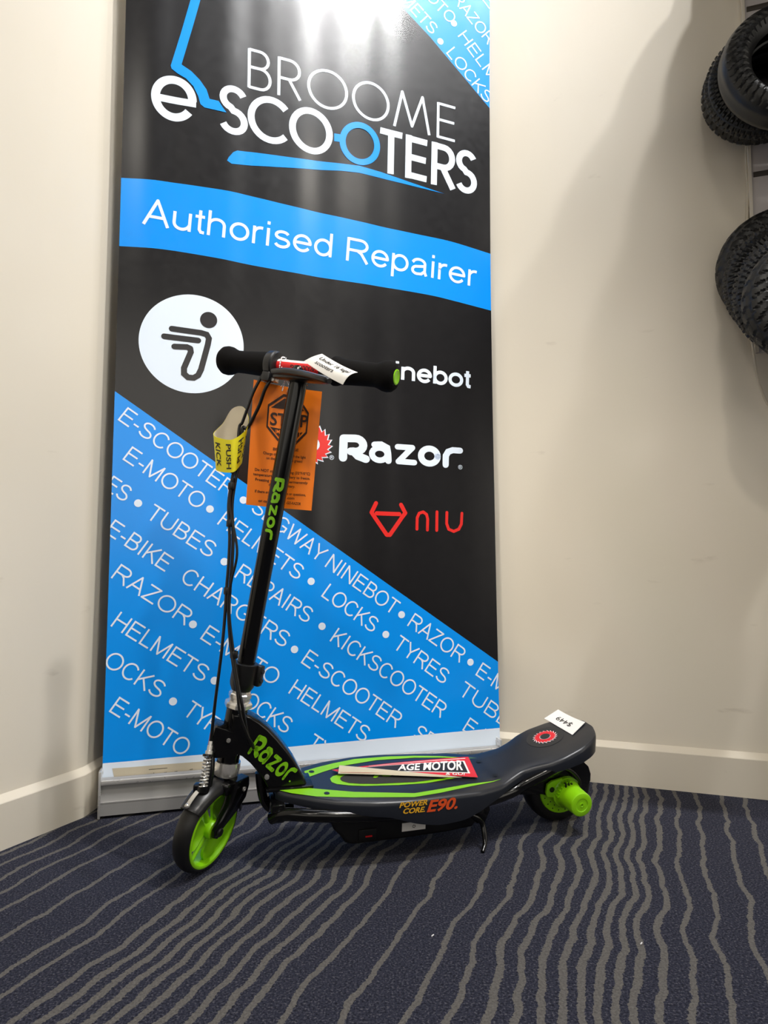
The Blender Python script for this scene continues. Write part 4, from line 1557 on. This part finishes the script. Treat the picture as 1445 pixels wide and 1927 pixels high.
# brake caliper arm with its spring
mb = MB()
ca = at_y(392, 1424, 1.098)
cbm = at_y(383, 1480, 1.085)
ax_ = (ca - cbm).normalized()
mb.tube(spline([at_y(396, 1424, 1.105), at_y(395, 1450, 1.10), at_y(391, 1480, 1.095), at_y(398, 1494, 1.10)], 6), 0.0075, 12)
mb.lathe(ca, ax_, [(0.0, 0.0), (0.0095, 0.0), (0.0095, 0.004), (0, 0.004)], 20)
mb.lathe(cbm, ax_, [(0.0, -0.010), (0.010, -0.010), (0.011, 0.0), (0, 0.0)], 20)
mb.box(at_y(372, 1482, 1.085), V((1, 0, 0)), V((0, 1, 0)), V((0, 0, 1)), 0.006, 0.008, 0.007, 0.003)
bca = mb.build('brake_arm', M_GLOSSK, scooter)
mb = MB()
nn_ = 9
L_ = (ca - cbm).length
xx = ax_.cross(V((0, 1, 0))).normalized()
yy_ = ax_.cross(xx)
pts = [cbm + ax_ * (L_ * i / (nn_ * 14)) + (xx * math.cos(2 * PI * i / 14) + yy_ * math.sin(2 * PI * i / 14)) * (0.0068 - 0.0012 * i / (nn_ * 14)) - V((0, 0.004, 0)) for i in range(nn_ * 14 + 1)]
mb.tube(pts, 0.0011, 6)
mb.build('brake_spring', M_CHROME, bca)
mb = MB()
mb.lathe(ca, ax_, [(0.0, 0.003), (0.0062, 0.003), (0.0062, 0.009), (0.0045, 0.010), (0.0045, 0.017), (0.0032, 0.018), (0.0032, 0.024), (0, 0.024)], 12)
mb.build('cable_adjuster', M_STEEL, bca, smooth=25)

# --- cables
c_top = ca + ax_ * 0.024
bundle = [at_y(450, 806, 1.118), at_y(446, 860, 1.118), at_y(437, 900, 1.115), at_y(430, 950, 1.113), at_y(432, 1010, 1.11), at_y(430, 1060, 1.108), at_y(426, 1110, 1.106)]
mb = MB()
path = spline([Hb(-0.060, -0.014, -0.031), at_y(497, 703, 1.105), at_y(478, 735, 1.108), at_y(465, 770, 1.112), at_y(456, 795, 1.116)] + bundle + [at_y(423, 1160, 1.103), at_y(417, 1225, 1.10), at_y(405, 1320, 1.099), c_top], 8)
mb.tube(path, 0.0026, 10)
mb.build('brake_cable', M_CABLE, scooter)
mb = MB()
path = spline([Hb(-0.046, -0.016, -0.020), at_y(520, 700, 1.098), at_y(500, 730, 1.10), at_y(487, 765, 1.11), at_y(466, 805, 1.122)] + [p + V((0.005, 0.004, 0)) for p in bundle] +
              [at_y(431, 1160, 1.104), at_y(439, 1230, 1.103), at_y(448, 1290, 1.098), at_y(456, 1330, 1.096), at_y(465, 1380, 1.108), at_y(474, 1400, 1.118), at_y(480, 1415, 1.14)], 8)
mb.tube(path, 0.0030, 10)
mb.build('throttle_cable', M_CABLE, scooter)
mb = MB()
path = spline([p + V((0.003, -0.004, 0)) for p in bundle[2:4]] + [at_y(446, 1035, 1.10), at_y(436, 1090, 1.10), at_y(429, 1130, 1.10), at_y(432, 1200, 1.098), at_y(438, 1250, 1.092), at_y(446, 1300, 1.090), at_y(452, 1345, 1.092), at_y(468, 1390, 1.108)], 8)
mb.tube(path, 0.0022, 8)
mb.build('switch_cable', M_CABLE, scooter)
for k, (x, y) in enumerate(((434, 915), (431, 985), (426, 1112), (438, 1232))):
    mb = MB()
    c_ = at_y(x + 2, y, (1.113, 1.111, 1.105, 1.100)[k])
    mb.lathe(c_ - V((0, 0, 0.006)), V((0.05, 0, 1)), [(0.0062, 0.0), (0.0068, 0.002), (0.0068, 0.010), (0.0062, 0.012)], 12)
    mb.build('cable_tie', M_CABLE, scooter)

# ------------------------------------------------------------------ labels and papers lying on or hanging from the scooter
# orange card on a bead string
TY = 1.128
tl, tr, br_, bl_ = at_y(480, 718, TY), at_y(606, 737, TY), at_y(586, 961, TY + 0.01), at_y(464, 950, TY + 0.01)


def card(a, b, off=0.0):
    p = (bl_ * (1 - a) + br_ * a) * (1 - b) + (tl * (1 - a) + tr * a) * b
    bend = -0.012 * math.exp(-((a / 0.22) ** 2)) * (0.4 + 0.6 * b) + 0.004 * math.sin(PI * a)
    return p + V((0, bend - off, 0))


mb = MB()
na, nb_ = 26, 26
front = [[card(i / na, j / nb_, 0.0004) for i in range(na + 1)] for j in range(nb_ + 1)]
mb.grid(front, 0)
mb.grid([[card(i / na, j / nb_, -0.0004) for i in range(na + 1)] for j in range(nb_ + 1)], 0)
art = Art()


def at_card(px, py):
    # bilinear inverse by Newton steps
    a, b = 0.5, 0.5
    for _ in range(12):
        p = card(a, b)
        q = at_y(px, py, p.y)
        dx = (q - p)
        ea = (tr - tl)
        eb = (tl - bl_)
        det = ea.x * eb.z - ea.z * eb.x
        a += (dx.x * eb.z - dx.z * eb.x) / det
        b += (ea.x * dx.z - ea.z * dx.x) / det
    return (a, b)


zG = lambda x, y: at_card(380 + x / 3.4405, 620 + y / 3.4405)
oc = [zG(*p) for p in ((530, 427), (625, 447), (688, 545), (676, 668), (600, 745), (500, 725), (422, 628), (432, 492))]
art.stroke(oc, 0.022, 1, closed=True)
cx_ = V((sum(p[0] for p in oc) / 8, sum(p[1] for p in oc) / 8))
ins = [tuple(cx_ + (V(p) - cx_) * 0.87) for p in oc]
yl = lambda t: t
up_poly = [ins[0], ins[1], zG(655, 525), zG(445, 508), zG(455, 500)]
art.poly([ins[0], ins[1], zG(662, 530), zG(448, 505)], 1)
art.poly([ins[5], ins[4], zG(652, 668), zG(440, 630)][::-1], 1)
tx = lambda s, p0, p1, cap, mi=1, bold=0.0: art.text(s, zG(*p0), zG(*p1), 1, mi, layer=2, bold=bold, up=(0.0, cap))
tx('STOP', (440, 616), (682, 634), 0.098, bold=0.02)
tx('IMPORTANT', (476, 672), (640, 690), 0.030, 0, 0.01)
tx('NOTICE', (505, 706), (600, 716), 0.028, 0, 0.01)
for s, p0, p1 in (('BEFORE USE', (460, 782), (625, 790)), ('Charge the battery until the light', (396, 806), (672, 838)), ('on the charger turns green!', (416, 838), (650, 864)),
                  ('Do NOT store in freezing (32°F/0°C)', (343, 914), (700, 944)), ('temperatures or the battery to freeze.', (332, 943), (700, 974)),
                  ('Freezing temps will permanently', (346, 978), (685, 1002)), ('damage the battery.', (432, 1012), (602, 1026)),
                  ('If there are any problems or questions,', (343, 1054), (672, 1080)), ('visit', (424, 1088), (468, 1092)), ('.com', (548, 1098), (598, 1102)),
                  ('or call toll free', (366, 1116), (520, 1128)), ('-GO-RAZOR', (545, 1130), (640, 1138))):
    tx(s, p0, p1, 0.021, 1, 0.016)
for q, mi, lay in art.fine(0.06).p:
    mb.add([card(a_, b_, 0.0004 + 0.0004 * lay) for a_, b_ in q], [list(range(len(q)))], mi)
M_ORI = mat('dark_card_print', (48, 22, 6), 0.5)
tagcard = thing('hang_tag', 'orange stop notice card hanging on a bead string behind the steering tube', 'tag', tuple((bl_ + br_) / 2))
mb.build('card', [M_ORANGE, M_ORI], tagcard, smooth=60, recalc=False)
mb = MB()
ey_ = card(*zG(568, 402), 0.0006)
mb.lathe(ey_, V((0, -1, 0)), [(0.0022, 0.0), (0.0048, 0.0), (0.0045, 0.0012), (0.0022, 0.0012)], 20)
mb.build('eyelet', M_STEEL, tagcard)
mb = MB()
s_top = Hb(-0.040, -0.0125, 0.004)
s_p = spline([s_top + SK * 0.010 + SS * 0.010, s_top + SS * 0.006, s_top - SS * 0.016, s_top - SS * 0.03, at_y(539, 705, 1.10), at_y(534, 722, TY - 0.004), at_y(531, 735, TY - 0.003)], 10)
mb.tube(s_p, 0.0006, 6)
for p in s_p[::2]:
    mb.ball(p, 0.0013, 0, 8)
s_q = spline([s_top + SK * 0.010 + SS * 0.010 + SB * 0.003, s_top - SS * 0.016 + SB * 0.004, at_y(545, 712, 1.10), at_y(544, 728, TY - 0.004), tuple(ey_ - V((0, 0.002, 0)))], 10)
mb.tube(s_q, 0.0006, 6)
mb.tube(spline([at_y(538, 714, 1.105), at_y(534, 722, TY - 0.004), at_y(528, 728, TY - 0.003)], 5), 0.0006, 6)
mb.tube(spline([at_y(538, 714, 1.105), at_y(542, 722, TY - 0.004), at_y(544, 726, TY - 0.003)], 5), 0.0006, 6)
mb.build('bead_string', M_WHITE, tagcard)

# yellow wrap label round the cables
YY = 1.118


def wrap_pt(a, b, off=0.0):
    """a in 0..1 round the loop (starting at the front fold), b up the label"""
    pts_lo = [at_y(440, 888, YY - 0.016), at_y(422, 889, YY - 0.008), at_y(407, 884, YY + 0.006), at_y(412, 872, YY + 0.026), at_y(430, 860, YY + 0.034), at_y(446, 858, YY + 0.028), at_y(455, 868, YY + 0.012), at_y(450, 878, YY - 0.002)]
    pts_hi = [at_y(440, 826, YY - 0.018), at_y(420, 826, YY - 0.010), at_y(402, 817, YY + 0.006), at_y(420, 796, YY + 0.028), at_y(436, 770, YY + 0.036), at_y(456, 765, YY + 0.030), at_y(467, 785, YY + 0.012), at_y(463, 808, YY - 0.004)]
    n = len(pts_lo)

    def cat(P, t):
        f = (t % 1.0) * n
        i = int(f)
        k = f - i
        p0, p1, p2, p3 = P[(i - 1) % n], P[i % n], P[(i + 1) % n], P[(i + 2) % n]
        return 0.5 * ((2 * p1) + (p2 - p0) * k + (2 * p0 - 5 * p1 + 4 * p2 - p3) * k * k + (3 * p1 - p0 - 3 * p2 + p3) * k ** 3)
    lo, hi = cat(pts_lo, a), cat(pts_hi, a)
    p = lo * (1 - b) + hi * b
    cc = (sum(pts_lo, V((0, 0, 0))) + sum(pts_hi, V((0, 0, 0)))) / (2 * n)
    o_ = V((p.x - cc.x, p.y - cc.y, 0)).normalized()
    return p + o_ * off


mb = MB()
NA = 64
mb.grid([[wrap_pt(i / NA, j / 8, 0.0006) for i in range(NA)] for j in range(9)], 0, close_u=True)
mb.grid([[wrap_pt(i / NA, j / 8, 0.0) for i in range(NA)] for j in range(9)], 1, close_u=True)
mb.grid([[wrap_pt(i / NA, 1, 0.0006) for i in range(NA)], [wrap_pt(i / NA, 1, 0.0) for i in range(NA)]], 0, close_u=True)
art = Art()
art.text('PUSH', (0.090, 0.86), (0.090, 0.10), 1, 2, up=(-0.052, 0.0), bold=0.02)
art.text('KICK', (0.205, 0.84), (0.205, 0.14), 1, 2, up=(-0.048, 0.0), bold=0.02)
art.text('PUSH', (-0.098, 0.18), (-0.098, 0.86), 1, 2, up=(0.050, 0.0), bold=0.02)
art.text('KICK', (-0.185, 0.2), (-0.185, 0.84), 1, 2, up=(0.046, 0.0), bold=0.02)
for q, mi, lay in art.p:
    mb.add([wrap_pt(-a_ if False else a_, b_, 0.0012) for a_, b_ in q], [list(range(len(q)))], mi)
M_INK2 = M_INK
wr = mb.build('wrap_label', [M_YELLOW, M_BEIGE, M_INK2], smooth=60, recalc=False)
tag(wr, 'yellow push and kick label looped round the cables below the handlebar', 'label')

# white paper label folded over the brake lever
mb = MB()
Pq = [at_y(572, 680, 0.985), at_y(606, 666, 0.985), at_y(673, 701, 0.945), at_y(645, 724, 0.945)]


def wl(a, b, off=0.0):
    p = (Pq[0] * (1 - a) + Pq[3] * a) * (1 - b) + (Pq[1] * (1 - a) + Pq[2] * a) * b
    nrm = (Pq[3] - Pq[0]).cross(Pq[1] - Pq[0]).normalized()
    if nrm.y > 0:
        nrm = -nrm
    return p + nrm * (0.006 * math.sin(PI * b) * (0.3 + 0.7 * a) - 0.003 * math.sin(PI * a) + off)


mb.grid([[wl(i / 16, j / 12, 0.0003) for i in range(17)] for j in range(13)], 0)
mb.grid([[wl(i / 16, j / 12, -0.0003) for i in range(17)] for j in range(13)], 0)
art = Art()
art.text('Under 16 legal', (0.12, 0.58), (0.92, 0.60), 1, 1, up=(0.0, 0.22), bold=0.01)
art.text('scooters', (0.17, 0.24), (0.62, 0.26), 1, 1, up=(0.0, 0.22), bold=0.01)
for q, mi, lay in art.p:
    mb.add([wl(a_, b_, 0.0009) for a_, b_ in q], [list(range(len(q)))], mi)
ul = mb.build('paper_label', [M_PAPER, M_INK], smooth=60, recalc=False)
tag(ul, 'white paper label with under 16 wording on the brake lever', 'label')

# price label on the tail
mb = MB()
pc = [dk(1024, 1353), dk(1050, 1338), dk(1101, 1362), dk(1077, 1384)]


def pt_(a, b, off=0.0):
    p = (V(pc[0]) * (1 - a) + V(pc[3]) * a) * (1 - b) + (V(pc[1]) * (1 - a) + V(pc[2]) * a) * b
    return W(p.x, p.y, zt(p.x) + 0.0012 + 0.002 * (a - 0.5) ** 2 * 4 * (b) + off)


mb.grid([[pt_(i / 12, j / 6, 0.0002) for i in range(13)] for j in range(7)], 0)
mb.grid([[pt_(i / 12, j / 6, -0.0003) for i in range(13)] for j in range(7)], 0)
art = Art()
art.text('$449', (0.76, 0.60), (0.24, 0.62), 1, 1, up=(0.0, -0.30))
for q, mi, lay in art.p:
    mb.add([pt_(a_, b_, 0.0008) for a_, b_ in q], [list(range(len(q)))], mi)
pl_ = mb.build('price_label', [M_PAPER, M_INK], smooth=60, recalc=False)
tag(pl_, 'white price label reading 449 on the tail of the scooter deck', 'label')

# red leaflet with a curled edge on the deck
mb = MB()
lc = [dk(640, 1461), dk(624, 1452), dk(881, 1427), dk(899, 1466)]


def lf(a, b, off=0.0):
    p = (V(lc[0]) * (1 - a) + V(lc[3]) * a) * (1 - b) + (V(lc[1]) * (1 - a) + V(lc[2]) * a) * b
    return W(p.x, p.y, zt(p.x) + 0.003 + 0.004 * (1 - b) * (1 - a) + 0.002 * math.sin(PI * a) + off)


mb.grid([[lf(i / 24, j / 8, 0.0003) for i in range(25)] for j in range(9)], 0)
mb.grid([[lf(i / 24, j / 8, -0.0003) for i in range(25)] for j in range(9)], 3)
art = Art()


def at_lf(px, py):
    p = V(dk(px, py))
    a, b = 0.5, 0.5
    for _ in range(15):
        q = (V(lc[0]) * (1 - a) + V(lc[3]) * a) * (1 - b) + (V(lc[1]) * (1 - a) + V(lc[2]) * a) * b
        ea = (V(lc[3]) - V(lc[0])) * (1 - b) + (V(lc[2]) - V(lc[1])) * b
        eb = (V(lc[1]) - V(lc[0])) * (1 - a) + (V(lc[2]) - V(lc[3])) * a
        d = p - q
        det = ea.x * eb.y - ea.y * eb.x
        a += (d.x * eb.y - d.y * eb.x) / det
        b += (ea.x * d.y - ea.y * d.x) / det
    return (a, b)


art.poly([(0.10, 0.16), (0.955, 0.16), (0.955, 0.80), (0.10, 0.80)], 1, 1)
art.poly([(0.10, 0.20), (0.940, 0.20), (0.940, 0.76), (0.10, 0.76)], 2, 2)
art.stroke([(0.25, 0.90), (0.97, 0.92)], 0.03, 1, 1, caps=False)
art.text('AGE MOTOR', at_lf(748, 1457), at_lf(871, 1453.5), 1, 1, layer=3, bold=0.03, up=tuple(V(at_lf(760, 1445)) - V(at_lf(758, 1457))))
art.text('& GO!', at_lf(838, 1464.5), at_lf(874, 1463.5), 1, 1, layer=3, bold=0.02, up=tuple(V(at_lf(841, 1460)) - V(at_lf(840, 1464.5))))
for q, mi, lay in art.fine(0.05).p:
    mb.add([lf(a_, b_, 0.0003 + 0.0003 * lay) for a_, b_ in q], [list(range(len(q)))], mi)
# rolled-over strip showing the pale back
edge_a = [dk(636, 1461.5), dk(700, 1463), dk(770, 1465.5), dk(840, 1468), dk(870, 1469)]
edge_b = [dk(640, 1448), dk(700, 1453), dk(770, 1459.5), dk(840, 1466), dk(870, 1469)]
ea_s = spline([V((x, y, 0)) for x, y in edge_a], 6)
eb_s = spline([V((x, y, 0)) for x, y in edge_b], 6)
rows = []
for j in range(9):
    t = j / 8
    rows.append([W((p * (1 - t) + q * t).x, (p * (1 - t) + q * t).y, zt(p.x) + 0.0055 + 0.008 * math.sin(PI * t) * max(0, 1 - i / (len(ea_s) - 1))) for i, (p, q) in enumerate(zip(ea_s, eb_s))])
mb.grid(rows, 3)
lfo = mb.build('leaflet', [M_RED, M_PAPER, M_INK, M_BEIGE], smooth=60, recalc=False)
tag(lfo, 'red leaflet with white lettering and a curled edge lying on the scooter deck', 'leaflet')

# ------------------------------------------------------------------ slatwall panel with hanging tyres, on the right wall
WPL = CORNER.copy()


def wall_at(px, py, q):
    return at_plane(px, py, WR_P + WR_N * q, WR_N)


panel = thing('slatwall_panel', 'pale slatwall display board on the right wall holding the tyre stacks', 'display panel', tuple(wall_at(1440, 664, 0.008)))
pz0 = wall_at(1418, 664, 0.009).z
pu0 = (wall_at(1410, 330, 0.009) - WR_P).dot(WR_D)
P_ = lambda u, z, q: WR_P + WR_D * u + V((0, 0, z)) + WR_N * q
mb = MB()
mb.box(P_(pu0 + 0.3, (pz0 + 2.2) / 2, 0.0045), WR_D, WR_N, V((0, 0, 1)), 0.3, 0.0040, (2.2 - pz0) / 2, 0.0008)
bd = mb.build('board', M_PANEL, panel, smooth=30)
mb = MB()
mb.box(P_(pu0 + 0.001, (pz0 + 2.2) / 2, 0.006), WR_D, WR_N, V((0, 0, 1)), 0.0035, 0.006, (2.2 - pz0) / 2, 0.001)
mb.build('edge_trim', M_PANELE, panel, smooth=30)
zg = wall_at(1430, 327, 0.009).z
for k in range(-2, 3):
    z_ = zg + k * 0.20
    if z_ > pz0 + 0.03:
        mb = MB()
        mb.box(P_(pu0 + 0.30, z_, 0.0090), WR_D, WR_N, V((0, 0, 1)), 0.292, 0.0015, 0.006, 0.0005)
        mb.build('slat_groove', M_GROOVE, bd, smooth=30)


def tread(kind, a, s):
    """radial relief at angle a (radians), across position s in -1..1"""
    if kind == 0:       # blocky
        k = a * 40 / (2 * PI)
        row = (s + 1) * 3.2
        sh = 0.5 if int(row) % 2 else 0.0
        g = abs(((k + sh) % 1.0) - 0.5) < 0.34 and 0.16 < (row % 1.0) < 0.90
        return 0.0042 if g else 0.0
    if kind == 1:       # saw-toothed shoulders
        k = (a * 46 / (2 * PI) + abs(s) * 1.3) % 1.0
        if abs(s) > 0.45:
            return 0.0022 if k < 0.74 else 0.0
        return 0.0032 if (abs(s) > 0.08 and abs(s) < 0.40) else 0.001
    if kind == 2:       # small knobs
        k = a * 62 / (2 * PI)
        row = (s + 1) * 3.8
        sh = 0.5 if int(row) % 2 else 0.0
        return 0.0040 if (((k + sh) % 1.0) < 0.62 and (row % 1.0) < 0.66) else 0.0
    k = (a * 30 / (2 * PI) + s * 1.9) % 1.0   # slanted lugs
    return 0.0030 if (k < 0.78 and abs(abs(s) - 0.45) > 0.07 and abs(s) > 0.05) else 0.0004


def tyre(center, axis, R, rt, kind, label, ph=0.0, wid=1.0):
    axis = V(axis).normalized()
    x = (V((0, 0, 1)) - axis * axis.z).normalized()
    y = axis.cross(x)
    mb = MB()
    NA_, NT = 312, 27
    rows = []
    for i in range(NA_):
        a = 2 * PI * i / NA_
        rd_ = x * math.cos(a) + y * math.sin(a)
        row = []
        # tread band
        for j in range(NT):
            s = -1 + 2 * j / (NT - 1)
            th = s * math.radians(100)
            rr3 = rt + tread(kind, a + ph, s)
            row.append(center + rd_ * (R - rt + rr3 * math.cos(th)) + axis * (rr3 * math.sin(th) * wid))
        # smooth side walls into the bead
        for th_d, k_ in ((118, 0.99), (138, 0.97), (152, 0.98)):
            th = math.radians(th_d)
            row.append(center + rd_ * (R - rt + rt * k_ * math.cos(th)) + axis * (rt * k_ * math.sin(th) * wid))
        row.append(center + rd_ * (R - 2 * rt + 0.004) + axis * (rt * 0.38 * wid))
        row.append(center + rd_ * (R - 2 * rt + 0.007) + axis * (rt * 0.30 * wid))
        row.append(center + rd_ * (R - rt * 0.35) + axis * (rt * 0.45 * wid))
        row.append(center + rd_ * (R - rt * 0.25))
        row.append(center + rd_ * (R - rt * 0.35) - axis * (rt * 0.45 * wid))
        row.append(center + rd_ * (R - 2 * rt + 0.007) - axis * (rt * 0.30 * wid))
        row.append(center + rd_ * (R - 2 * rt + 0.004) - axis * (rt * 0.38 * wid))
        for th_d, k_ in ((152, 0.98), (138, 0.97), (118, 0.99)):
            th = math.radians(-th_d)
            row.append(center + rd_ * (R - rt + rt * k_ * math.cos(th)) + axis * (rt * k_ * math.sin(th) * wid))
        rows.append(row)
    mb.grid(rows, 0, close_u=True, close_v=True)
    o = mb.build('scooter_tyre', M_RUBBER, smooth=32)
    tag(o, label, 'tyre', 'tyres hanging on the slatwall hooks')
    return o


tyre(wall_at(1432, 168, 0.050), WR_N, 0.118, 0.036, 0, 'black block-tread tyre nearest the wall in the upper right stack')
tyre(wall_at(1446, 152, 0.124), WR_N, 0.121, 0.029, 2, 'black small-knob tyre in the middle of the upper right stack', 0.3)
tyre(wall_at(1488, 124, 0.198), (WR_N + V((0.16, 0.0, 0.10))), 0.132, 0.0285, 1, 'black saw-edged tyre with open centre at the front of the upper right stack', 0.0, 1.25)
tyre(wall_at(1474, 503, 0.050), WR_N, 0.131, 0.036, 3, 'black slant-lug tyre nearest the wall in the lower right stack')
tyre(wall_at(1492, 527, 0.125), WR_N, 0.128, 0.030, 2, 'black fine-knob tyre second from the wall in the lower right stack', 0.2)
tyre(wall_at(1514, 550, 0.192), WR_N, 0.125, 0.029, 2, 'black fine-knob tyre third from the wall in the lower right stack', 0.5)
tyre(wall_at(1538, 562, 0.260), WR_N, 0.124, 0.030, 3, 'black tyre at the front of the lower right stack, furthest from the wall', 0.1)
TOPZ = 1.99


def wall_uz(u, z, q):
    return WR_P + WR_D * u + WR_N * q + V((0, 0, z))


tyre(wall_uz(0.445, TOPZ, 0.050), WR_N, 0.124, 0.036, 3, 'black tyre nearest the wall at the top right corner, only its lower edge in view')
tyre(wall_uz(0.445, TOPZ, 0.128), WR_N, 0.124, 0.034, 0, 'black tyre in the middle of the stack at the very top right corner')
tyre(wall_uz(0.445, TOPZ, 0.204), WR_N, 0.124, 0.034, 3, 'black tyre third from the wall in the top right stack, added unseen for its shadow')  # unseen from here outward, added to lengthen the shadow on the wall
tyre(wall_uz(0.445, TOPZ, 0.280), WR_N, 0.124, 0.034, 0, 'black tyre fourth from the wall in the top right stack, added unseen for its shadow')
tyre(wall_uz(0.445, TOPZ, 0.352), WR_N, 0.124, 0.030, 2, 'black tyre at the front of the top right stack, added unseen for its shadow')
# an unseen column added along the board, to keep the right wall shaded
for z_ in (TOPZ, 1.56, 1.10):
    for k in range(3):
        tyre(wall_uz(0.735, z_, 0.050 + 0.079 * k), WR_N, 0.124, 0.034, (3, 0, 2)[k], 'black tyre %s the wall, %s stack added unseen past the right edge' % (('nearest', 'second from', 'third from')[k], {TOPZ: 'top', 1.56: 'middle', 1.10: 'bottom'}[z_]))
for c_, r_in in ((wall_at(1432, 168, 0.0), 0.118 - 0.072), (wall_at(1474, 503, 0.0), 0.131 - 0.072), (wall_uz(0.445, TOPZ, 0.0), 0.124 - 0.072), (wall_uz(0.735, TOPZ, 0), 0.054), (wall_uz(0.735, 1.56, 0), 0.054), (wall_uz(0.735, 1.10, 0), 0.054)):
    p = c_ + V((0, 0, r_in - 0.001))
    mb = MB()
    mb.tube([p + WR_N * 0.010, p + WR_N * 0.40, p + WR_N * 0.41 + V((0, 0, 0.02))], 0.004, 10)
    mb.box(p + WR_N * 0.0115, WR_D, WR_N, V((0, 0, 1)), 0.02, 0.0015, 0.03, 0.0005)
    mb.build('hook', M_STEEL, panel)

# thin cream cable beside the panel
mb = MB()
pts = [wall_at(1410, -40, 0.004), wall_at(1405, 60, 0.004), wall_at(1405, 200, 0.004), wall_at(1404, 300, 0.005), wall_at(1407, 360, 0.004), wall_at(1406, 420, 0.004), wall_at(1410, 520, 0.006), wall_at(1413, 620, 0.012), wall_at(1419, 670, 0.016),
       wall_at(1426, 712, 0.016), wall_at(1436, 742, 0.014), wall_at(1446, 762, 0.012), wall_at(1465, 785, 0.010), wall_at(1490, 800, 0.008)]
mb.tube(spline(pts, 8), 0.0028, 10)
cb_ = mb.build('power_cable', M_WHITECAB)
tag(cb_, 'thin cream cable running down beside the slatwall panel edge', 'cable')

# tiny scraps of lint on the carpet
for (x, y), lab in (((812, 1762), 'tiny white lint speck on the carpet below the scooter deck'), ((1205, 1777), 'tiny white lint speck on the carpet towards the right')):
    mb = MB()
    p = at_z(x, y, 0.001)
    mb.tube(spline([p, p + V((0.002, 0.001, 0.001)), p + V((0.003, 0.003, 0.0005))], 3), 0.0008, 6)
    o = mb.build('lint_speck', M_WHITE)
    tag(o, lab, 'lint')
